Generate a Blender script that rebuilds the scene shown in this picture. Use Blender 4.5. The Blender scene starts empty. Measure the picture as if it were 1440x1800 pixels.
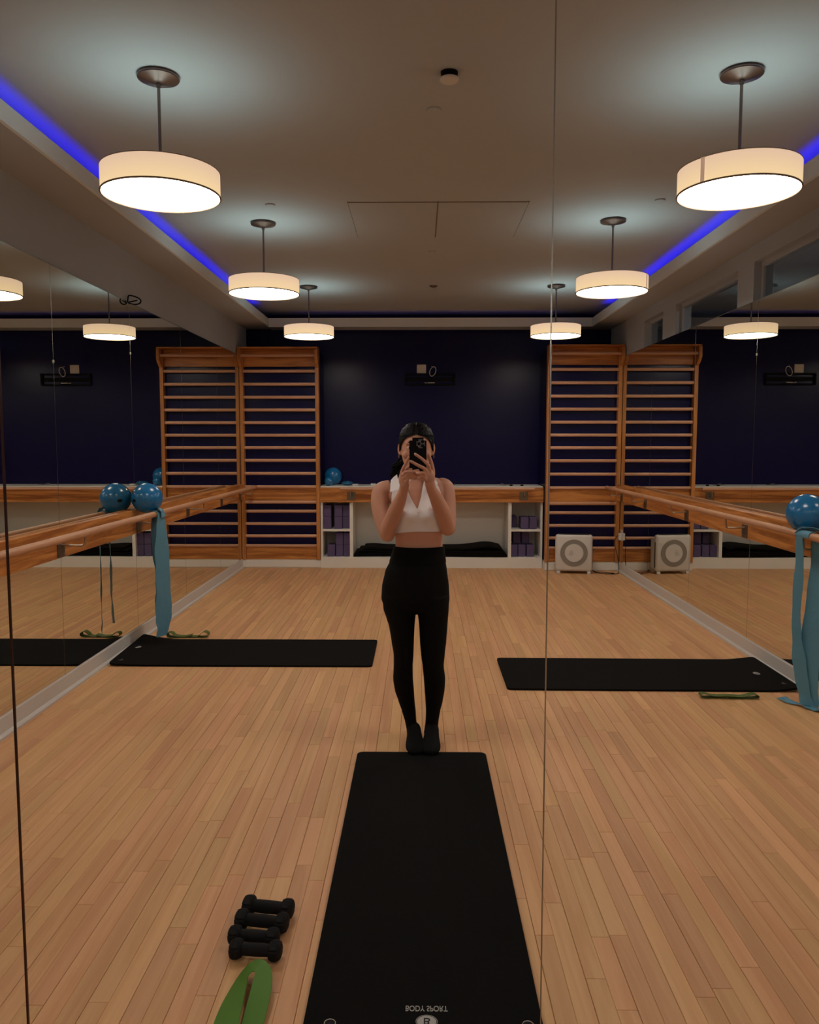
import bpy, bmesh, math, random
from mathutils import Vector, Matrix, noise
R = math.radians
random.seed(11)
C = bpy.context.scene.collection

# ---------------------------------------------------------------- camera, world, exposure
cam_data = bpy.data.cameras.new('camera')
cam = bpy.data.objects.new('camera', cam_data); C.objects.link(cam)
cam.location = (0, 0, 1.47)
cam.rotation_euler = (R(90) - math.atan(122/1400), 0, math.atan(18/1400*math.cos(math.atan(122/1400))))
cam_data.sensor_fit = 'HORIZONTAL'; cam_data.sensor_width = 36
cam_data.lens = 1400/1440*36
cam_data.clip_start = .02
bpy.context.scene.camera = cam
w = bpy.data.worlds.new('world'); bpy.context.scene.world = w; w.use_nodes = True
w.node_tree.nodes['Background'].inputs[0].default_value = (.02, .02, .022, 1)
w.node_tree.nodes['Background'].inputs[1].default_value = .3
vs = bpy.context.scene.view_settings
vs.view_transform = 'Standard'; vs.look = 'None'; vs.gamma = 1; vs.exposure = 0.0
vs.use_curve_mapping = False

# room numbers (metres): mirror-clad side walls, navy end wall
XL, XR = -2.085, 2.285          # faces of the side mirrors
WL, WR = -2.095, 2.295          # side wall faces
YB, YF, YM = 9.73, -6.2, 1.78   # end wall, wall behind, plane of the mirror seams
ZC, ZS = 3.0, 2.82             # ceiling, soffit underside
FL, FR = -1.765, 2.0            # cove fascia
FB = 9.44

# ---------------------------------------------------------------- materials
def lin(r, g, b):
    f = lambda c: (c/255/12.92) if c/255 <= .04045 else ((c/255+.055)/1.055)**2.4
    return (f(r), f(g), f(b), 1)
def new_mat(name):
    m = bpy.data.materials.new(name); m.use_nodes = True
    return m, m.node_tree, m.node_tree.nodes['Principled BSDF']
def plain(name, col, rough=.5, metal=0, spec=.5, bump=0, bscale=60, var=0, vscale=4, coat=0, sheen=0, sub=0):
    m, nt, p = new_mat(name)
    p.inputs['Base Color'].default_value = col
    p.inputs['Roughness'].default_value = rough
    p.inputs['Metallic'].default_value = metal
    p.inputs['Specular IOR Level'].default_value = spec
    p.inputs['Coat Weight'].default_value = coat
    p.inputs['Sheen Weight'].default_value = sheen
    if sub:
        p.inputs['Subsurface Weight'].default_value = sub
        p.inputs['Subsurface Radius'].default_value = (.01, .004, .002)
    tc = nt.nodes.new('ShaderNodeTexCoord')
    if bump:
        n = nt.nodes.new('ShaderNodeTexNoise'); n.inputs['Scale'].default_value = bscale; n.inputs['Detail'].default_value = 3
        b = nt.nodes.new('ShaderNodeBump'); b.inputs['Strength'].default_value = bump; b.inputs['Distance'].default_value = .01
        nt.links.new(tc.outputs['Object'], n.inputs['Vector'])
        nt.links.new(n.outputs['Fac'], b.inputs['Height']); nt.links.new(b.outputs['Normal'], p.inputs['Normal'])
    if var:
        n = nt.nodes.new('ShaderNodeTexNoise'); n.inputs['Scale'].default_value = vscale; n.inputs['Detail'].default_value = 5
        mx = nt.nodes.new('ShaderNodeMix'); mx.data_type = 'RGBA'
        mx.inputs[6].default_value = [c*(1-var) for c in col[:3]]+[1]
        mx.inputs[7].default_value = [min(1, c*(1+var)) for c in col[:3]]+[1]
        nt.links.new(tc.outputs['Object'], n.inputs['Vector'])
        nt.links.new(n.outputs['Fac'], mx.inputs[0]); nt.links.new(mx.outputs[2], p.inputs['Base Color'])
    return m
def emit(name, col, strength):
    m, nt, p = new_mat(name)
    p.inputs['Base Color'].default_value = (.8, .8, .8, 1)
    p.inputs['Emission Color'].default_value = col; p.inputs['Emission Strength'].default_value = strength
    return m
def wood(name, c_dark, c_light, axis, rough=.42, scale=1.0, attr=None, spec=.4, ring=14):
    """grain running along an axis; attr = per-piece tone attribute"""
    m, nt, p = new_mat(name); L = nt.links
    g = nt.nodes.new('ShaderNodeNewGeometry')
    mp = nt.nodes.new('ShaderNodeMapping'); L.new(g.outputs['Position'], mp.inputs['Vector'])
    s = [ring*scale]*3; s[axis] = .9*scale
    mp.inputs['Scale'].default_value = s
    vec = mp.outputs['Vector']
    if attr:
        a = nt.nodes.new('ShaderNodeAttribute'); a.attribute_name = attr
        mul = nt.nodes.new('ShaderNodeMath'); mul.operation = 'MULTIPLY'; mul.inputs[1].default_value = 37.
        L.new(a.outputs['Fac'], mul.inputs[0])
        ad = nt.nodes.new('ShaderNodeVectorMath'); ad.operation = 'ADD'
        L.new(vec, ad.inputs[0]); L.new(mul.outputs[0], ad.inputs[1]); vec = ad.outputs[0]
    n = nt.nodes.new('ShaderNodeTexNoise'); n.inputs['Scale'].default_value = 1; n.inputs['Detail'].default_value = 6
    n.inputs['Roughness'].default_value = .6; n.inputs['Distortion'].default_value = .6
    L.new(vec, n.inputs['Vector'])
    w_ = nt.nodes.new('ShaderNodeMath'); w_.operation = 'MULTIPLY'; w_.inputs[1].default_value = 5
    L.new(n.outputs['Fac'], w_.inputs[0])
    fr = nt.nodes.new('ShaderNodeMath'); fr.operation = 'PINGPONG'; fr.inputs[1].default_value = 1
    L.new(w_.outputs[0], fr.inputs[0])
    mx = nt.nodes.new('ShaderNodeMix'); mx.data_type = 'RGBA'
    mx.inputs[6].default_value = c_dark; mx.inputs[7].default_value = c_light
    L.new(fr.outputs[0], mx.inputs[0]); out = mx.outputs[2]
    if attr:
        h = nt.nodes.new('ShaderNodeHueSaturation')
        mr = nt.nodes.new('ShaderNodeMapRange'); mr.inputs['To Min'].default_value = .84; mr.inputs['To Max'].default_value = 1.10
        L.new(a.outputs['Fac'], mr.inputs['Value']); L.new(mr.outputs[0], h.inputs['Value'])
        mr2 = nt.nodes.new('ShaderNodeMapRange'); mr2.inputs['From Min'].default_value = 0; mr2.inputs['From Max'].default_value = .13
        fm = nt.nodes.new('ShaderNodeMath'); fm.operation = 'MODULO'; fm.inputs[1].default_value = .13
        L.new(a.outputs['Fac'], fm.inputs[0]); L.new(fm.outputs[0], mr2.inputs['Value'])
        mr2.inputs['To Min'].default_value = .493; mr2.inputs['To Max'].default_value = .507
        L.new(mr2.outputs[0], h.inputs['Hue'])
        L.new(out, h.inputs['Color']); out = h.outputs[0]
    L.new(out, p.inputs['Base Color'])
    p.inputs['Roughness'].default_value = rough; p.inputs['Specular IOR Level'].default_value = spec
    b = nt.nodes.new('ShaderNodeBump'); b.inputs['Strength'].default_value = .08; b.inputs['Distance'].default_value = .002
    L.new(fr.outputs[0], b.inputs['Height']); L.new(b.outputs['Normal'], p.inputs['Normal'])
    return m
M = {}
M['ceiling'] = plain('ceiling_paint', (.44, .455, .46, 1), .85, bump=.03, bscale=180)
M['wall'] = plain('wall_paint', (.42, .44, .47, 1), .8, bump=.03, bscale=150)
M['fascia'] = plain('fascia_paint', (.72, .76, .78, 1), .7)
M['navy'] = plain('navy_paint', (.0045, .0032, .045, 1), .27, spec=.22, bump=.02, bscale=5)
M['white'] = plain('white_laminate', (.80, .77, .70, 1), .4)
M['base'] = plain('baseboard_paint', (.60, .56, .52, 1), .45)
M['floorwood'] = wood('maple_floor', (.65, .335, .150, 1), (.73, .405, .195, 1), 1, rough=.5, attr='tone', spec=.3, ring=22)
M['subfloor'] = plain('dark_subfloor', (.05, .025, .012, 1), .9)
M['oak_x'] = wood('oak_along_x', (.32, .10, .018, 1), (.64, .26, .065, 1), 0, scale=1.6)
M['oak_y'] = wood('oak_along_y', (.32, .10, .018, 1), (.64, .26, .065, 1), 1, scale=1.6)
M['oak_z'] = wood('oak_along_z', (.38, .14, .034, 1), (.60, .25, .07, 1), 2, scale=1.6)
M['bar'] = wood('beech_bars', (.56, .28, .16, 1), (.66, .36, .22, 1), 0, scale=1.4)
M['rail'] = wood('beech_rail', (.50, .24, .12, 1), (.60, .31, .17, 1), 1, scale=1.4)
M['chrome'] = plain('brushed_steel', (.46, .38, .31, 1), .3, metal=1)
M['nickel'] = plain('brushed_nickel', (.24, .19, .17, 1), .32, metal=1)
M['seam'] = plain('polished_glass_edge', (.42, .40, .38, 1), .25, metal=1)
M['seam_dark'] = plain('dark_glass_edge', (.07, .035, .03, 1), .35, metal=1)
M['mirror'] = plain('mirror_glass', (.80, .80, .73, 1), .0, metal=1)
M['mat'] = plain('black_foam', (.0045, .0038, .0034, 1), .9, spec=.12, bump=.25, bscale=260)
M['black'] = plain('black_metal', (.003, .003, .004, 1), .6, spec=.15)
M['bronze'] = plain('aged_steel_plate', (.20, .165, .12, 1), .4, metal=1)
M['neoprene'] = plain('black_neoprene', (.0055, .005, .005, 1), .75, spec=.25, bump=.1, bscale=200)
M['ball'] = plain('blue_vinyl', (.010, .15, .36, 1), .22, spec=.6)
M['bluepl'] = plain('blue_plastic', (.01, .13, .27, 1), .35)
M['thera'] = plain('blue_latex', (.095, .26, .36, 1), .6, bump=.3, bscale=26)
M['green'] = plain('green_latex', (.075, .20, .012, 1), .6)
M['green_dark'] = plain('green_latex_loop', (.085, .12, .015, 1), .6)
M['purple'] = plain('purple_foam', (.10, .072, .16, 1), .8)
M['plastic'] = plain('white_plastic', (.66, .62, .57, 1), .35)
M['grey'] = plain('grey_plastic', (.26, .23, .19, 1), .5)
M['darkslot'] = plain('dark_slot', (.02, .02, .02, 1), .7)
M['skin'] = plain('skin', (.60, .30, .20, 1), .5, spec=.35, sub=.06, var=.07, vscale=7)
M['nail'] = plain('pale_nail', (.62, .42, .38, 1), .3)
M['hair'] = plain('dark_hair', (.003, .0025, .002, 1), .5, spec=.10, bump=.5, bscale=90)
M['top'] = plain('white_knit', (.86, .80, .80, 1), .8, bump=.04, bscale=300)
M['legging'] = plain('black_legging', (.0035, .003, .003, 1), .85, spec=.15)
M['print'] = plain('grey_print', (.42, .40, .37, 1), .6)
M['outlet'] = plain('cream_plate', (.62, .55, .46, 1), .5)
M['shade'] = emit('lit_fabric_shade', (1, .74, .46, 1), .86)
M['diffuser'] = emit('lit_diffuser', (1, .92, .82, 1), 18)
M['shadeedge'] = plain('shade_trim', (.25, .19, .13, 1), .7)
M['seamtape'] = emit('shade_seam', (1, .6, .38, 1), .26)
def shade_mat():
    m = M['shade']; nt = m.node_tree; p = nt.nodes['Principled BSDF']
    p.inputs['Base Color'].default_value = (.5, .42, .33, 1)
    tc = nt.nodes.new('ShaderNodeTexCoord'); sx = nt.nodes.new('ShaderNodeSeparateXYZ')
    nt.links.new(tc.outputs['Object'], sx.inputs[0])
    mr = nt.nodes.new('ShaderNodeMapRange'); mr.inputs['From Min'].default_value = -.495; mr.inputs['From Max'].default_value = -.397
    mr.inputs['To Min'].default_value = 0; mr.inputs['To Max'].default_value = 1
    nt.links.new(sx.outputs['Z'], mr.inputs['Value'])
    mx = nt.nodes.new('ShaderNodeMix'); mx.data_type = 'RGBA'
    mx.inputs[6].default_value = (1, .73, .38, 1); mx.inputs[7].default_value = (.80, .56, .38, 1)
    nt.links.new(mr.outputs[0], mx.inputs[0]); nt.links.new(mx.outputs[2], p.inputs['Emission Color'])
shade_mat()
def glass_mat():
    m, nt, p = new_mat('window_glass')
    nt.nodes.remove(p); out = nt.nodes['Material Output']
    t = nt.nodes.new('ShaderNodeBsdfTransparent'); t.inputs[0].default_value = (.85, .87, .88, 1)
    g = nt.nodes.new('ShaderNodeBsdfGlossy'); g.inputs['Roughness'].default_value = 0
    f = nt.nodes.new('ShaderNodeFresnel'); f.inputs[0].default_value = 1.6
    mx = nt.nodes.new('ShaderNodeMixShader')
    ge = nt.nodes.new('ShaderNodeNewGeometry'); iv = nt.nodes.new('ShaderNodeMath'); iv.operation = 'SUBTRACT'; iv.inputs[0].default_value = 1
    ml = nt.nodes.new('ShaderNodeMath'); ml.operation = 'MULTIPLY'
    nt.links.new(ge.outputs['Backfacing'], iv.inputs[1]); nt.links.new(iv.outputs[0], ml.inputs[1]); nt.links.new(f.outputs[0], ml.inputs[0])
    nt.links.new(ml.outputs[0], mx.inputs[0]); nt.links.new(t.outputs[0], mx.inputs[1]); nt.links.new(g.outputs[0], mx.inputs[2])
    nt.links.new(mx.outputs[0], out.inputs[0]); return m
M['glass'] = glass_mat()
M['downlight'] = emit('small_downlight', (1, .95, .85, 1), 6)

# ---------------------------------------------------------------- mesh helpers
class MB:
    def __init__(s): s.v = []; s.f = []; s.smooth = []
    def add(s, vs_, fs_, smooth=False):
        o = len(s.v); s.v += [tuple(v) for v in vs_]; s.f += [tuple(i+o for i in f) for f in fs_]; s.smooth += [smooth]*len(fs_)
        return s
    def box(s, x0, x1, y0, y1, z0, z1, bev=0):
        if x0 > x1: x0, x1 = x1, x0
        if y0 > y1: y0, y1 = y1, y0
        if z0 > z1: z0, z1 = z1, z0
        if not bev:
            v = [(x, y, z) for z in (z0, z1) for y in (y0, y1) for x in (x0, x1)]
            f = [(0, 2, 3, 1), (4, 5, 7, 6), (0, 1, 5, 4), (2, 6, 7, 3), (0, 4, 6, 2), (1, 3, 7, 5)]
            return s.add(v, f)
        bm = bmesh.new(); bmesh.ops.create_cube(bm, size=1)
        for q in bm.verts: q.co = Vector(((x0+x1)/2+q.co.x*(x1-x0), (y0+y1)/2+q.co.y*(y1-y0), (z0+z1)/2+q.co.z*(z1-z0)))
        seg = 3 if bev > .006 else 1
        bmesh.ops.bevel(bm, geom=list(bm.edges), offset=bev, segments=seg, affect='EDGES', profile=.5)
        s.bm(bm, seg > 1); return s
    def bm(s, bm, smooth=False):
        bm.verts.index_update()
        s.add([q.co[:] for q in bm.verts], [[q.index for q in f.verts] for f in bm.faces], smooth); bm.free(); return s
    def tube(s, pts, r, n=12, cap=True, closed=False):
        pts = [Vector(p) for p in pts]; k = len(pts); rs = r if isinstance(r, (list, tuple)) else [r]*k
        vs_, fs_ = [], []; prev = None
        for i, p in enumerate(pts):
            if closed: t = (pts[(i+1) % k]-pts[i-1]).normalized()
            else: t = (pts[min(i+1, k-1)]-pts[max(i-1, 0)]).normalized()
            if prev is None:
                a = Vector((0, 0, 1)) if abs(t.z) < .9 else Vector((1, 0, 0))
                u = t.cross(a).normalized()
            else: u = (prev-t*prev.dot(t)).normalized()
            prev = u; q = t.cross(u)
            for j in range(n):
                a = 2*math.pi*j/n; vs_.append(p+(u*math.cos(a)+q*math.sin(a))*rs[i])
        for i in range(k if closed else k-1):
            for j in range(n):
                a, b = i*n+j, i*n+(j+1) % n; c, d = ((i+1) % k)*n+(j+1) % n, ((i+1) % k)*n+j
                fs_.append((a, b, c, d))
        if cap and not closed: fs_ += [tuple(range(n))[::-1], tuple(range((k-1)*n, k*n))]
        return s.add(vs_, fs_, True)
    def lathe(s, prof, n=48, c=(0, 0, 0), smooth=True):
        vs_, fs_ = [], []
        for r, z in prof:
            for j in range(n):
                a = 2*math.pi*j/n; vs_.append((c[0]+r*math.cos(a), c[1]+r*math.sin(a), c[2]+z))
        for i in range(len(prof)-1):
            for j in range(n): fs_.append((i*n+j, i*n+(j+1) % n, (i+1)*n+(j+1) % n, (i+1)*n+j))
        if prof[0][0] > 1e-6: fs_.append(tuple(range(n))[::-1])
        if prof[-1][0] > 1e-6: fs_.append(tuple(range((len(prof)-1)*n, len(prof)*n)))
        return s.add(vs_, fs_, smooth)
    def prism(s, poly, axis, a0, a1):
        """polygon in the two other axes, extruded along axis"""
        n = len(poly); vs_ = []
        for a in (a0, a1):
            for p, q in poly:
                vs_.append({0: (a, p, q), 1: (p, a, q), 2: (p, q, a)}[axis])
        fs_ = [tuple(range(n))[::-1], tuple(range(n, 2*n))]+[(i, (i+1) % n, n+(i+1) % n, n+i) for i in range(n)]
        return s.add(vs_, fs_)
    def ribbon(s, rows, th=.002):
        """rows = [(edge_a, edge_b)], a solid strip"""
        k = len(rows); vs_, fs_ = [], []
        for i, (a, b) in enumerate(rows):
            a, b = Vector(a), Vector(b)
            a0, b0 = rows[max(i-1, 0)]; a1, b1 = rows[min(i+1, k-1)]
            t = (Vector(a1)+Vector(b1)-Vector(a0)-Vector(b0)); nn = (b-a).cross(t)
            nn = nn.normalized()*th/2 if nn.length > 1e-9 else Vector((0, 0, th/2))
            m_ = (a+b)/2
            vs_ += [a+nn, m_+nn, b+nn, b-nn, m_-nn, a-nn]
        for i in range(k-1):
            for j in range(6): fs_.append((i*6+j, i*6+(j+1) % 6, (i+1)*6+(j+1) % 6, (i+1)*6+j))
        fs_ += [(5, 4, 3, 2, 1, 0), tuple((k-1)*6+j for j in range(6))]
        return s.add(vs_, fs_, True)
    def ball(s, c, r, n=32, m=20, sx=1, sy=1, sz=1, rot=None):
        vs_, fs_ = [], []
        c = Vector(c)
        for i in range(m+1):
            th = math.pi*i/m
            for j in range(n):
                a = 2*math.pi*j/n
                q = Vector((sx*r*math.sin(th)*math.cos(a), sy*r*math.sin(th)*math.sin(a), sz*r*math.cos(th)))
                if rot: q = rot @ q
                vs_.append(c+q)
        for i in range(m):
            for j in range(n): fs_.append((i*n+j, i*n+(j+1) % n, (i+1)*n+(j+1) % n, (i+1)*n+j))
        return s.add(vs_, fs_, True)
    def build(s, name, mat, parent=None, loc=None):
        me = bpy.data.meshes.new(name)
        off = Vector((0, 0, 0))
        if loc is not None: off = Vector(loc)
        me.from_pydata([tuple(Vector(v)-off) for v in s.v], [], s.f)
        me.polygons.foreach_set('use_smooth', s.smooth)
        bm = bmesh.new(); bm.from_mesh(me)
        bmesh.ops.remove_doubles(bm, verts=bm.verts, dist=1e-6)
        bmesh.ops.recalc_face_normals(bm, faces=bm.faces)
        bm.to_mesh(me); bm.free()
        me.materials.append(mat)
        if any(s.smooth):
            try: me.set_sharp_from_angle(angle=R(40))
            except Exception: pass
        o = bpy.data.objects.new(name, me); C.objects.link(o)
        if loc is not None: o.location = off
        if parent is not None:
            o.parent = parent
            if loc is None: o.location = -parent_loc(parent)
            else: o.location = off-parent_loc(parent)
        return o
def parent_loc(p):
    v = Vector(p.location)
    while p.parent: p = p.parent; v += Vector(p.location)
    return v
def tag(o, label, cat, group=None, kind=None):
    if label: o['label'] = label
    if cat: o['category'] = cat
    if group: o['group'] = group
    if kind: o['kind'] = kind
    return o
def thing(name, label, cat, loc, group=None, rz=0):
    o = bpy.data.objects.new(name, None); C.objects.link(o); o.location = loc; o.rotation_euler = (0, 0, rz)
    o.empty_display_size = .05
    return tag(o, label, cat, group)
def struct(name, mb, mat, label=None):
    o = mb.build(name, mat); o['kind'] = 'structure'
    if label: o['label'] = label
    return o
def copy_tree(o, parent=None):
    c = o.copy(); C.objects.link(c); c.parent = parent
    for ch in [x for x in o.children]: copy_tree(ch, c)
    return c
def catmull(pts, n=6):
    pts = [Vector(p) for p in pts]; out = []
    for i in range(len(pts)-1):
        p0 = pts[max(i-1, 0)]; p1 = pts[i]; p2 = pts[i+1]; p3 = pts[min(i+2, len(pts)-1)]
        for k in range(n):
            t = k/n
            out.append(.5*((2*p1)+(p2-p0)*t+(2*p0-5*p1+4*p2-p3)*t*t+(3*p1-p0-3*p2+p3)*t**3))
    out.append(pts[-1]); return out

# ---------------------------------------------------------------- room shell
floor = struct('floor', MB().box(WL-.1, WR+.1, YF-.1, YB+.1, -.12, -.014), M['subfloor'], 'narrow-strip honey maple floor')
struct('wall_left', MB().box(WL-.12, WL, YF, YB+.12, -.1, ZC), M['wall'], 'taupe painted wall above the left mirrors')
struct('wall_back', MB().box(WL-.12, WR+.12, YB, YB+.12, -.1, ZC+.1), M['navy'], 'glossy navy end wall')
struct('wall_behind', MB().box(WL-.12, WR+.12, YF-.12, YF, -.1, ZC+.1), M['wall'])
struct('ceiling', MB().box(WL-.12, WR+.12, YF, YB+.12, ZC, ZC+.12), M['ceiling'], 'tray ceiling with blue cove lighting')
# right wall with three clerestory openings above the mirrors
wins = [(4.05, 5.62, 2.705), (5.90, 7.30, 2.705), (7.68, 8.30, 2.705)]
WZ0 = 2.30
wr = MB(); T = .14
wr.box(WR, WR+T, YF, YB+.12, -.1, WZ0)
wr.box(WR, WR+T, YF, YB+.12, wins[0][2], ZC)
ys = [YF]+[v for a in wins for v in a[:2]]+[YB+.12]
for i in range(0, len(ys), 2): wr.box(WR, WR+T, ys[i], ys[i+1], WZ0, wins[0][2])
struct('wall_right', wr, M['wall'], 'taupe painted wall above the right mirrors')
for i, (a, b, z) in enumerate(wins):
    fr = MB()
    d0, d1 = WR+.05, WR+.09; t = .035
    fr.box(d0, d1, a, a+t, WZ0, z); fr.box(d0, d1, b-t, b, WZ0, z); fr.box(d0, d1, a+t, b-t, z-t, z); fr.box(d0, d1, a+t, b-t, WZ0, WZ0+t)
    wn = struct('window_%d' % (i+1), fr, M['wall'], ['clerestory window nearest the camera', 'middle clerestory window', 'small clerestory window by the end wall'][i])
    MB().box(WR+.065, WR+.071, a+t, b-t, WZ0+t, z-t).build('pane', M['glass'], wn)
# corridor beyond the windows
cr = MB()
cr.box(WR+T+2.2, WR+T+2.3, 3, YB, 1.0, 3.1); cr.box(WR+T, WR+T+2.3, 3, YB, 2.95, 3.05); cr.box(WR+T, WR+T+2.3, 3, YB, 1.0, 1.05)
cr.box(WR+T, WR+T+2.3, 2.9, 3, 1.0, 3.1); cr.box(WR+T, WR+T+2.3, YB, YB+.1, 1.0, 3.1)
struct('wall_corridor', cr, M['wall'])
dl = thing('downlight', 'small round ceiling downlight seen through the clerestory window', 'light', (3.02, 5.9, 2.95))
MB().lathe([(.001, -.012), (.045, -.012), (.05, -.003), (.05, 0)], 24, (3.02, 5.9, 2.95)).build('lens', M['downlight'], dl)
l = bpy.data.lights.new('beam', 'AREA'); l.shape = 'DISK'; l.size = .09; l.energy = 8; l.color = (1, .93, .84)
o = bpy.data.objects.new('beam', l); C.objects.link(o); o.parent = dl; o.location = (0, 0, -.02)
# soffit and cove fascia
struct('trim_1', MB().box(WL, FL-.02, YF, YB, ZS+.01, ZS+.025), M['wall'], 'soffit underside over the left mirrors')
struct('trim_2', MB().box(FR+.02, WR, YF, YB, ZS, ZS+.015), M['wall'], 'soffit underside over the right mirrors')
struct('trim_3', MB().box(FL-.02, FR+.02, FB+.02, YB, ZS, ZS+.015), M['wall'], 'soffit underside along the end wall')
struct('trim_4', MB().box(FL-.02, FL, YF, FB+.02, ZS+.006, ZS+.092), M['fascia'], 'left cove fascia')
struct('trim_5', MB().box(FR, FR+.02, YF, FB+.02, ZS-.004, ZS+.092), M['fascia'], 'right cove fascia')
struct('trim_6', MB().box(FL, FR, FB, FB+.02, ZS-.004, ZS+.098), M['fascia'], 'end cove fascia')
# blue LED strips lying in the cove
def led(name, x, y0, y1, tilt, power, label):
    t = thing(name, label, 'light', (x, (y0+y1)/2, ZS+.015), 'blue LED strips in the ceiling cove')
    MB().box(x-.012, x+.012, y0, y1, ZS+.0255, ZS+.037).build('channel', M['white'], t)
    l = bpy.data.lights.new('strip_light', 'AREA'); l.shape = 'RECTANGLE'; l.size = .03; l.size_y = y1-y0
    l.color = (.02, .012, 1); l.energy = power
    o = bpy.data.objects.new('strip_light', l); C.objects.link(o); o.parent = t
    o.location = (0, 0, .087); o.rotation_euler = (math.pi, tilt*R(50), 0)
led('led_strip', FL-.035, .0, 8.95, -1, 7.5, 'blue LED strip hidden in the cove over the left mirrors')
led('led_strip', FR+.035, .0, 8.95, 1, 9, 'blue LED strip hidden in the cove over the right mirrors')
l = bpy.data.lights.new('strip_light', 'AREA'); l.shape = 'RECTANGLE'; l.size = 3.2; l.size_y = .03; l.color = (.16, .10, 1); l.energy = .12
led_end = thing('led_strip', 'dim blue LED strip hidden in the cove along the end wall', 'light', (.12, FB+.06, ZS+.015), 'blue LED strips in the ceiling cove')
MB().box(-1.5, 1.7, FB+.05, FB+.07, ZS+.015, ZS+.027).build('channel', M['white'], led_end)
o = bpy.data.objects.new('strip_light', l); C.objects.link(o); o.parent = led_end; o.location = (0, 0, .02); o.rotation_euler = (math.pi, 0, 0)

# baseboards with shoe moulding
def base_profile(x, s):   # s = direction into the room
    return [(x, 0), (x+s*.03, 0), (x+s*.03, .012), (x+s*.022, .022), (x+s*.016, .025), (x+s*.014, .10), (x+s*.008, .11), (x, .11)]
struct('baseboard_left', MB().prism(base_profile(WL, 1), 1, YF, 9.26), M['base'], 'pale baseboard under the left mirrors')
struct('baseboard_right', MB().prism(base_profile(WR, -1), 1, YF, 9.08), M['base'], 'pale baseboard under the right mirrors')
struct('baseboard_back', MB().prism([(9.27, 0), (9.262, .012), (9.262, .095), (9.27, .097), (YB, .097), (YB, 0)], 0, WL, -1.16)
       .prism([(9.10, 0), (9.092, .012), (9.092, .095), (9.10, .097), (YB, .097), (YB, 0)], 0, 1.44, WR), M['white'], 'white plinth under the wall bars')
# navy chases behind the wall bars
struct('trim_7', MB().box(WL, -1.165, 9.34, YB, .097, 2.52), M['navy'], 'navy panel box behind the left wall bars')
struct('trim_8', MB().box(1.45, WR, 9.17, YB, .097, 2.52), M['navy'], 'navy panel box behind the right wall bars')
# seams of the big front mirror the room is seen in
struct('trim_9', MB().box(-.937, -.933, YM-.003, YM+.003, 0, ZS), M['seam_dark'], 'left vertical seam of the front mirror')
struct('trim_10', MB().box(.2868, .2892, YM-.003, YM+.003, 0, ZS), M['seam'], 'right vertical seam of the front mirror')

# ---------------------------------------------------------------- floor strips: the 300 nearest in view are parts, the rest is stuff
PW = .0555
def plank_mb(mb, x0, x1, y0, y1, tone, tones):
    c = .0012
    v = [(x0, y0, -.012), (x1, y0, -.012), (x1, y1, -.012), (x0, y1, -.012),
         (x0, y0, -c), (x1, y0, -c), (x1, y1, -c), (x0, y1, -c),
         (x0+c, y0+c, 0), (x1-c, y0+c, 0), (x1-c, y1-c, 0), (x0+c, y1-c, 0)]
    f = [(0, 1, 5, 4), (1, 2, 6, 5), (2, 3, 7, 6), (3, 0, 4, 7), (4, 5, 9, 8), (5, 6, 10, 9), (6, 7, 11, 10), (7, 4, 8, 11), (8, 9, 10, 11)]
    mb.add(v, f); tones += [tone]*12
cands = []
ncol = int((WR-WL)/PW)+1
for i in range(ncol):
    x0 = WL+i*PW; x1 = min(x0+PW, WR)
    gap = .0006 if i % 2 == 0 else .00015
    gap2 = .0006 if i % 2 == 1 else .00015
    y = .5-random.random()*.9
    while y < 9.7:
        ln = random.choice([.32, .45, .6, .75, .9, 1.1, 1.3, .5])*random.uniform(.85, 1.2)
        y1 = min(y+ln, 9.72)
        cands.append((x0+gap, x1-gap2, y+.0006, y1-.0006, random.gauss(.5, .19)))
        y = y1
def vis(c):
    x = (c[0]+c[1])/2; y0 = max(c[2], 1.9)
    if c[3] < 2.0: return 1e9
    return math.hypot(max(0, abs(x-.08)-.52*y0)*30, y0)
cands.sort(key=vis)
def build_planks(lst, name, kind=None):
    mb = MB(); tones = []
    for c in lst: plank_mb(mb, *c[:4], min(1, max(0, c[4])), tones)
    me = bpy.data.meshes.new(name); me.from_pydata(mb.v, [], mb.f)
    at = me.attributes.new('tone', 'FLOAT', 'POINT'); at.data.foreach_set('value', tones)
    me.materials.append(M['floorwood'])
    o = bpy.data.objects.new(name, me); C.objects.link(o); o.parent = floor
    if kind: o['kind'] = kind
for c in cands[:300]: build_planks([c], 'floorboard')
rest = cands[300:]
rest.append((WL, WR, YF, .45, .5))
build_planks(rest, 'floorboards', 'stuff')

# ---------------------------------------------------------------- side mirrors, one panel each
def mirror(xf, side, y0, y1, z1, label):
    t = MB().box(xf, xf-side*.006, y0+.0012, y1-.0012, .112, z1)
    o = t.build('wall_mirror', M['mirror'])
    tag(o, label, 'mirror', 'mirrors on the left wall' if side > 0 else 'mirrors on the right wall')
    e = .0032
    MB().box(xf+side*.0003, xf-side*.004, y0-.0008, y0+e, .112, z1).box(xf+side*.0003, xf-side*.004, y0, y1, z1-.001, z1+.003).build('edge_trim', M['seam'], o)
    return o
Ls = [YM+.02, 3.34, 4.56, 5.785, 7.01, 8.24, 9.24]
names = ['left wall mirror panel nearest the camera, mostly out of the frame', 'left wall mirror panel at the left edge of the view, below the blank wall',
         'left wall mirror panel reflecting the black television bracket', 'left wall mirror panel beside the blue ball on the barre',
         'left wall mirror panel reflecting the outer half of the wall bars', 'narrow left wall mirror panel next to the wall bars']
for i in range(6):
    m_ = mirror(XL, 1, Ls[i], Ls[i+1], 2.47, names[i])
Rs = [YM+.02, 3.06, 4.28, 5.50, 6.72, 7.94, 9.07]
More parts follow.
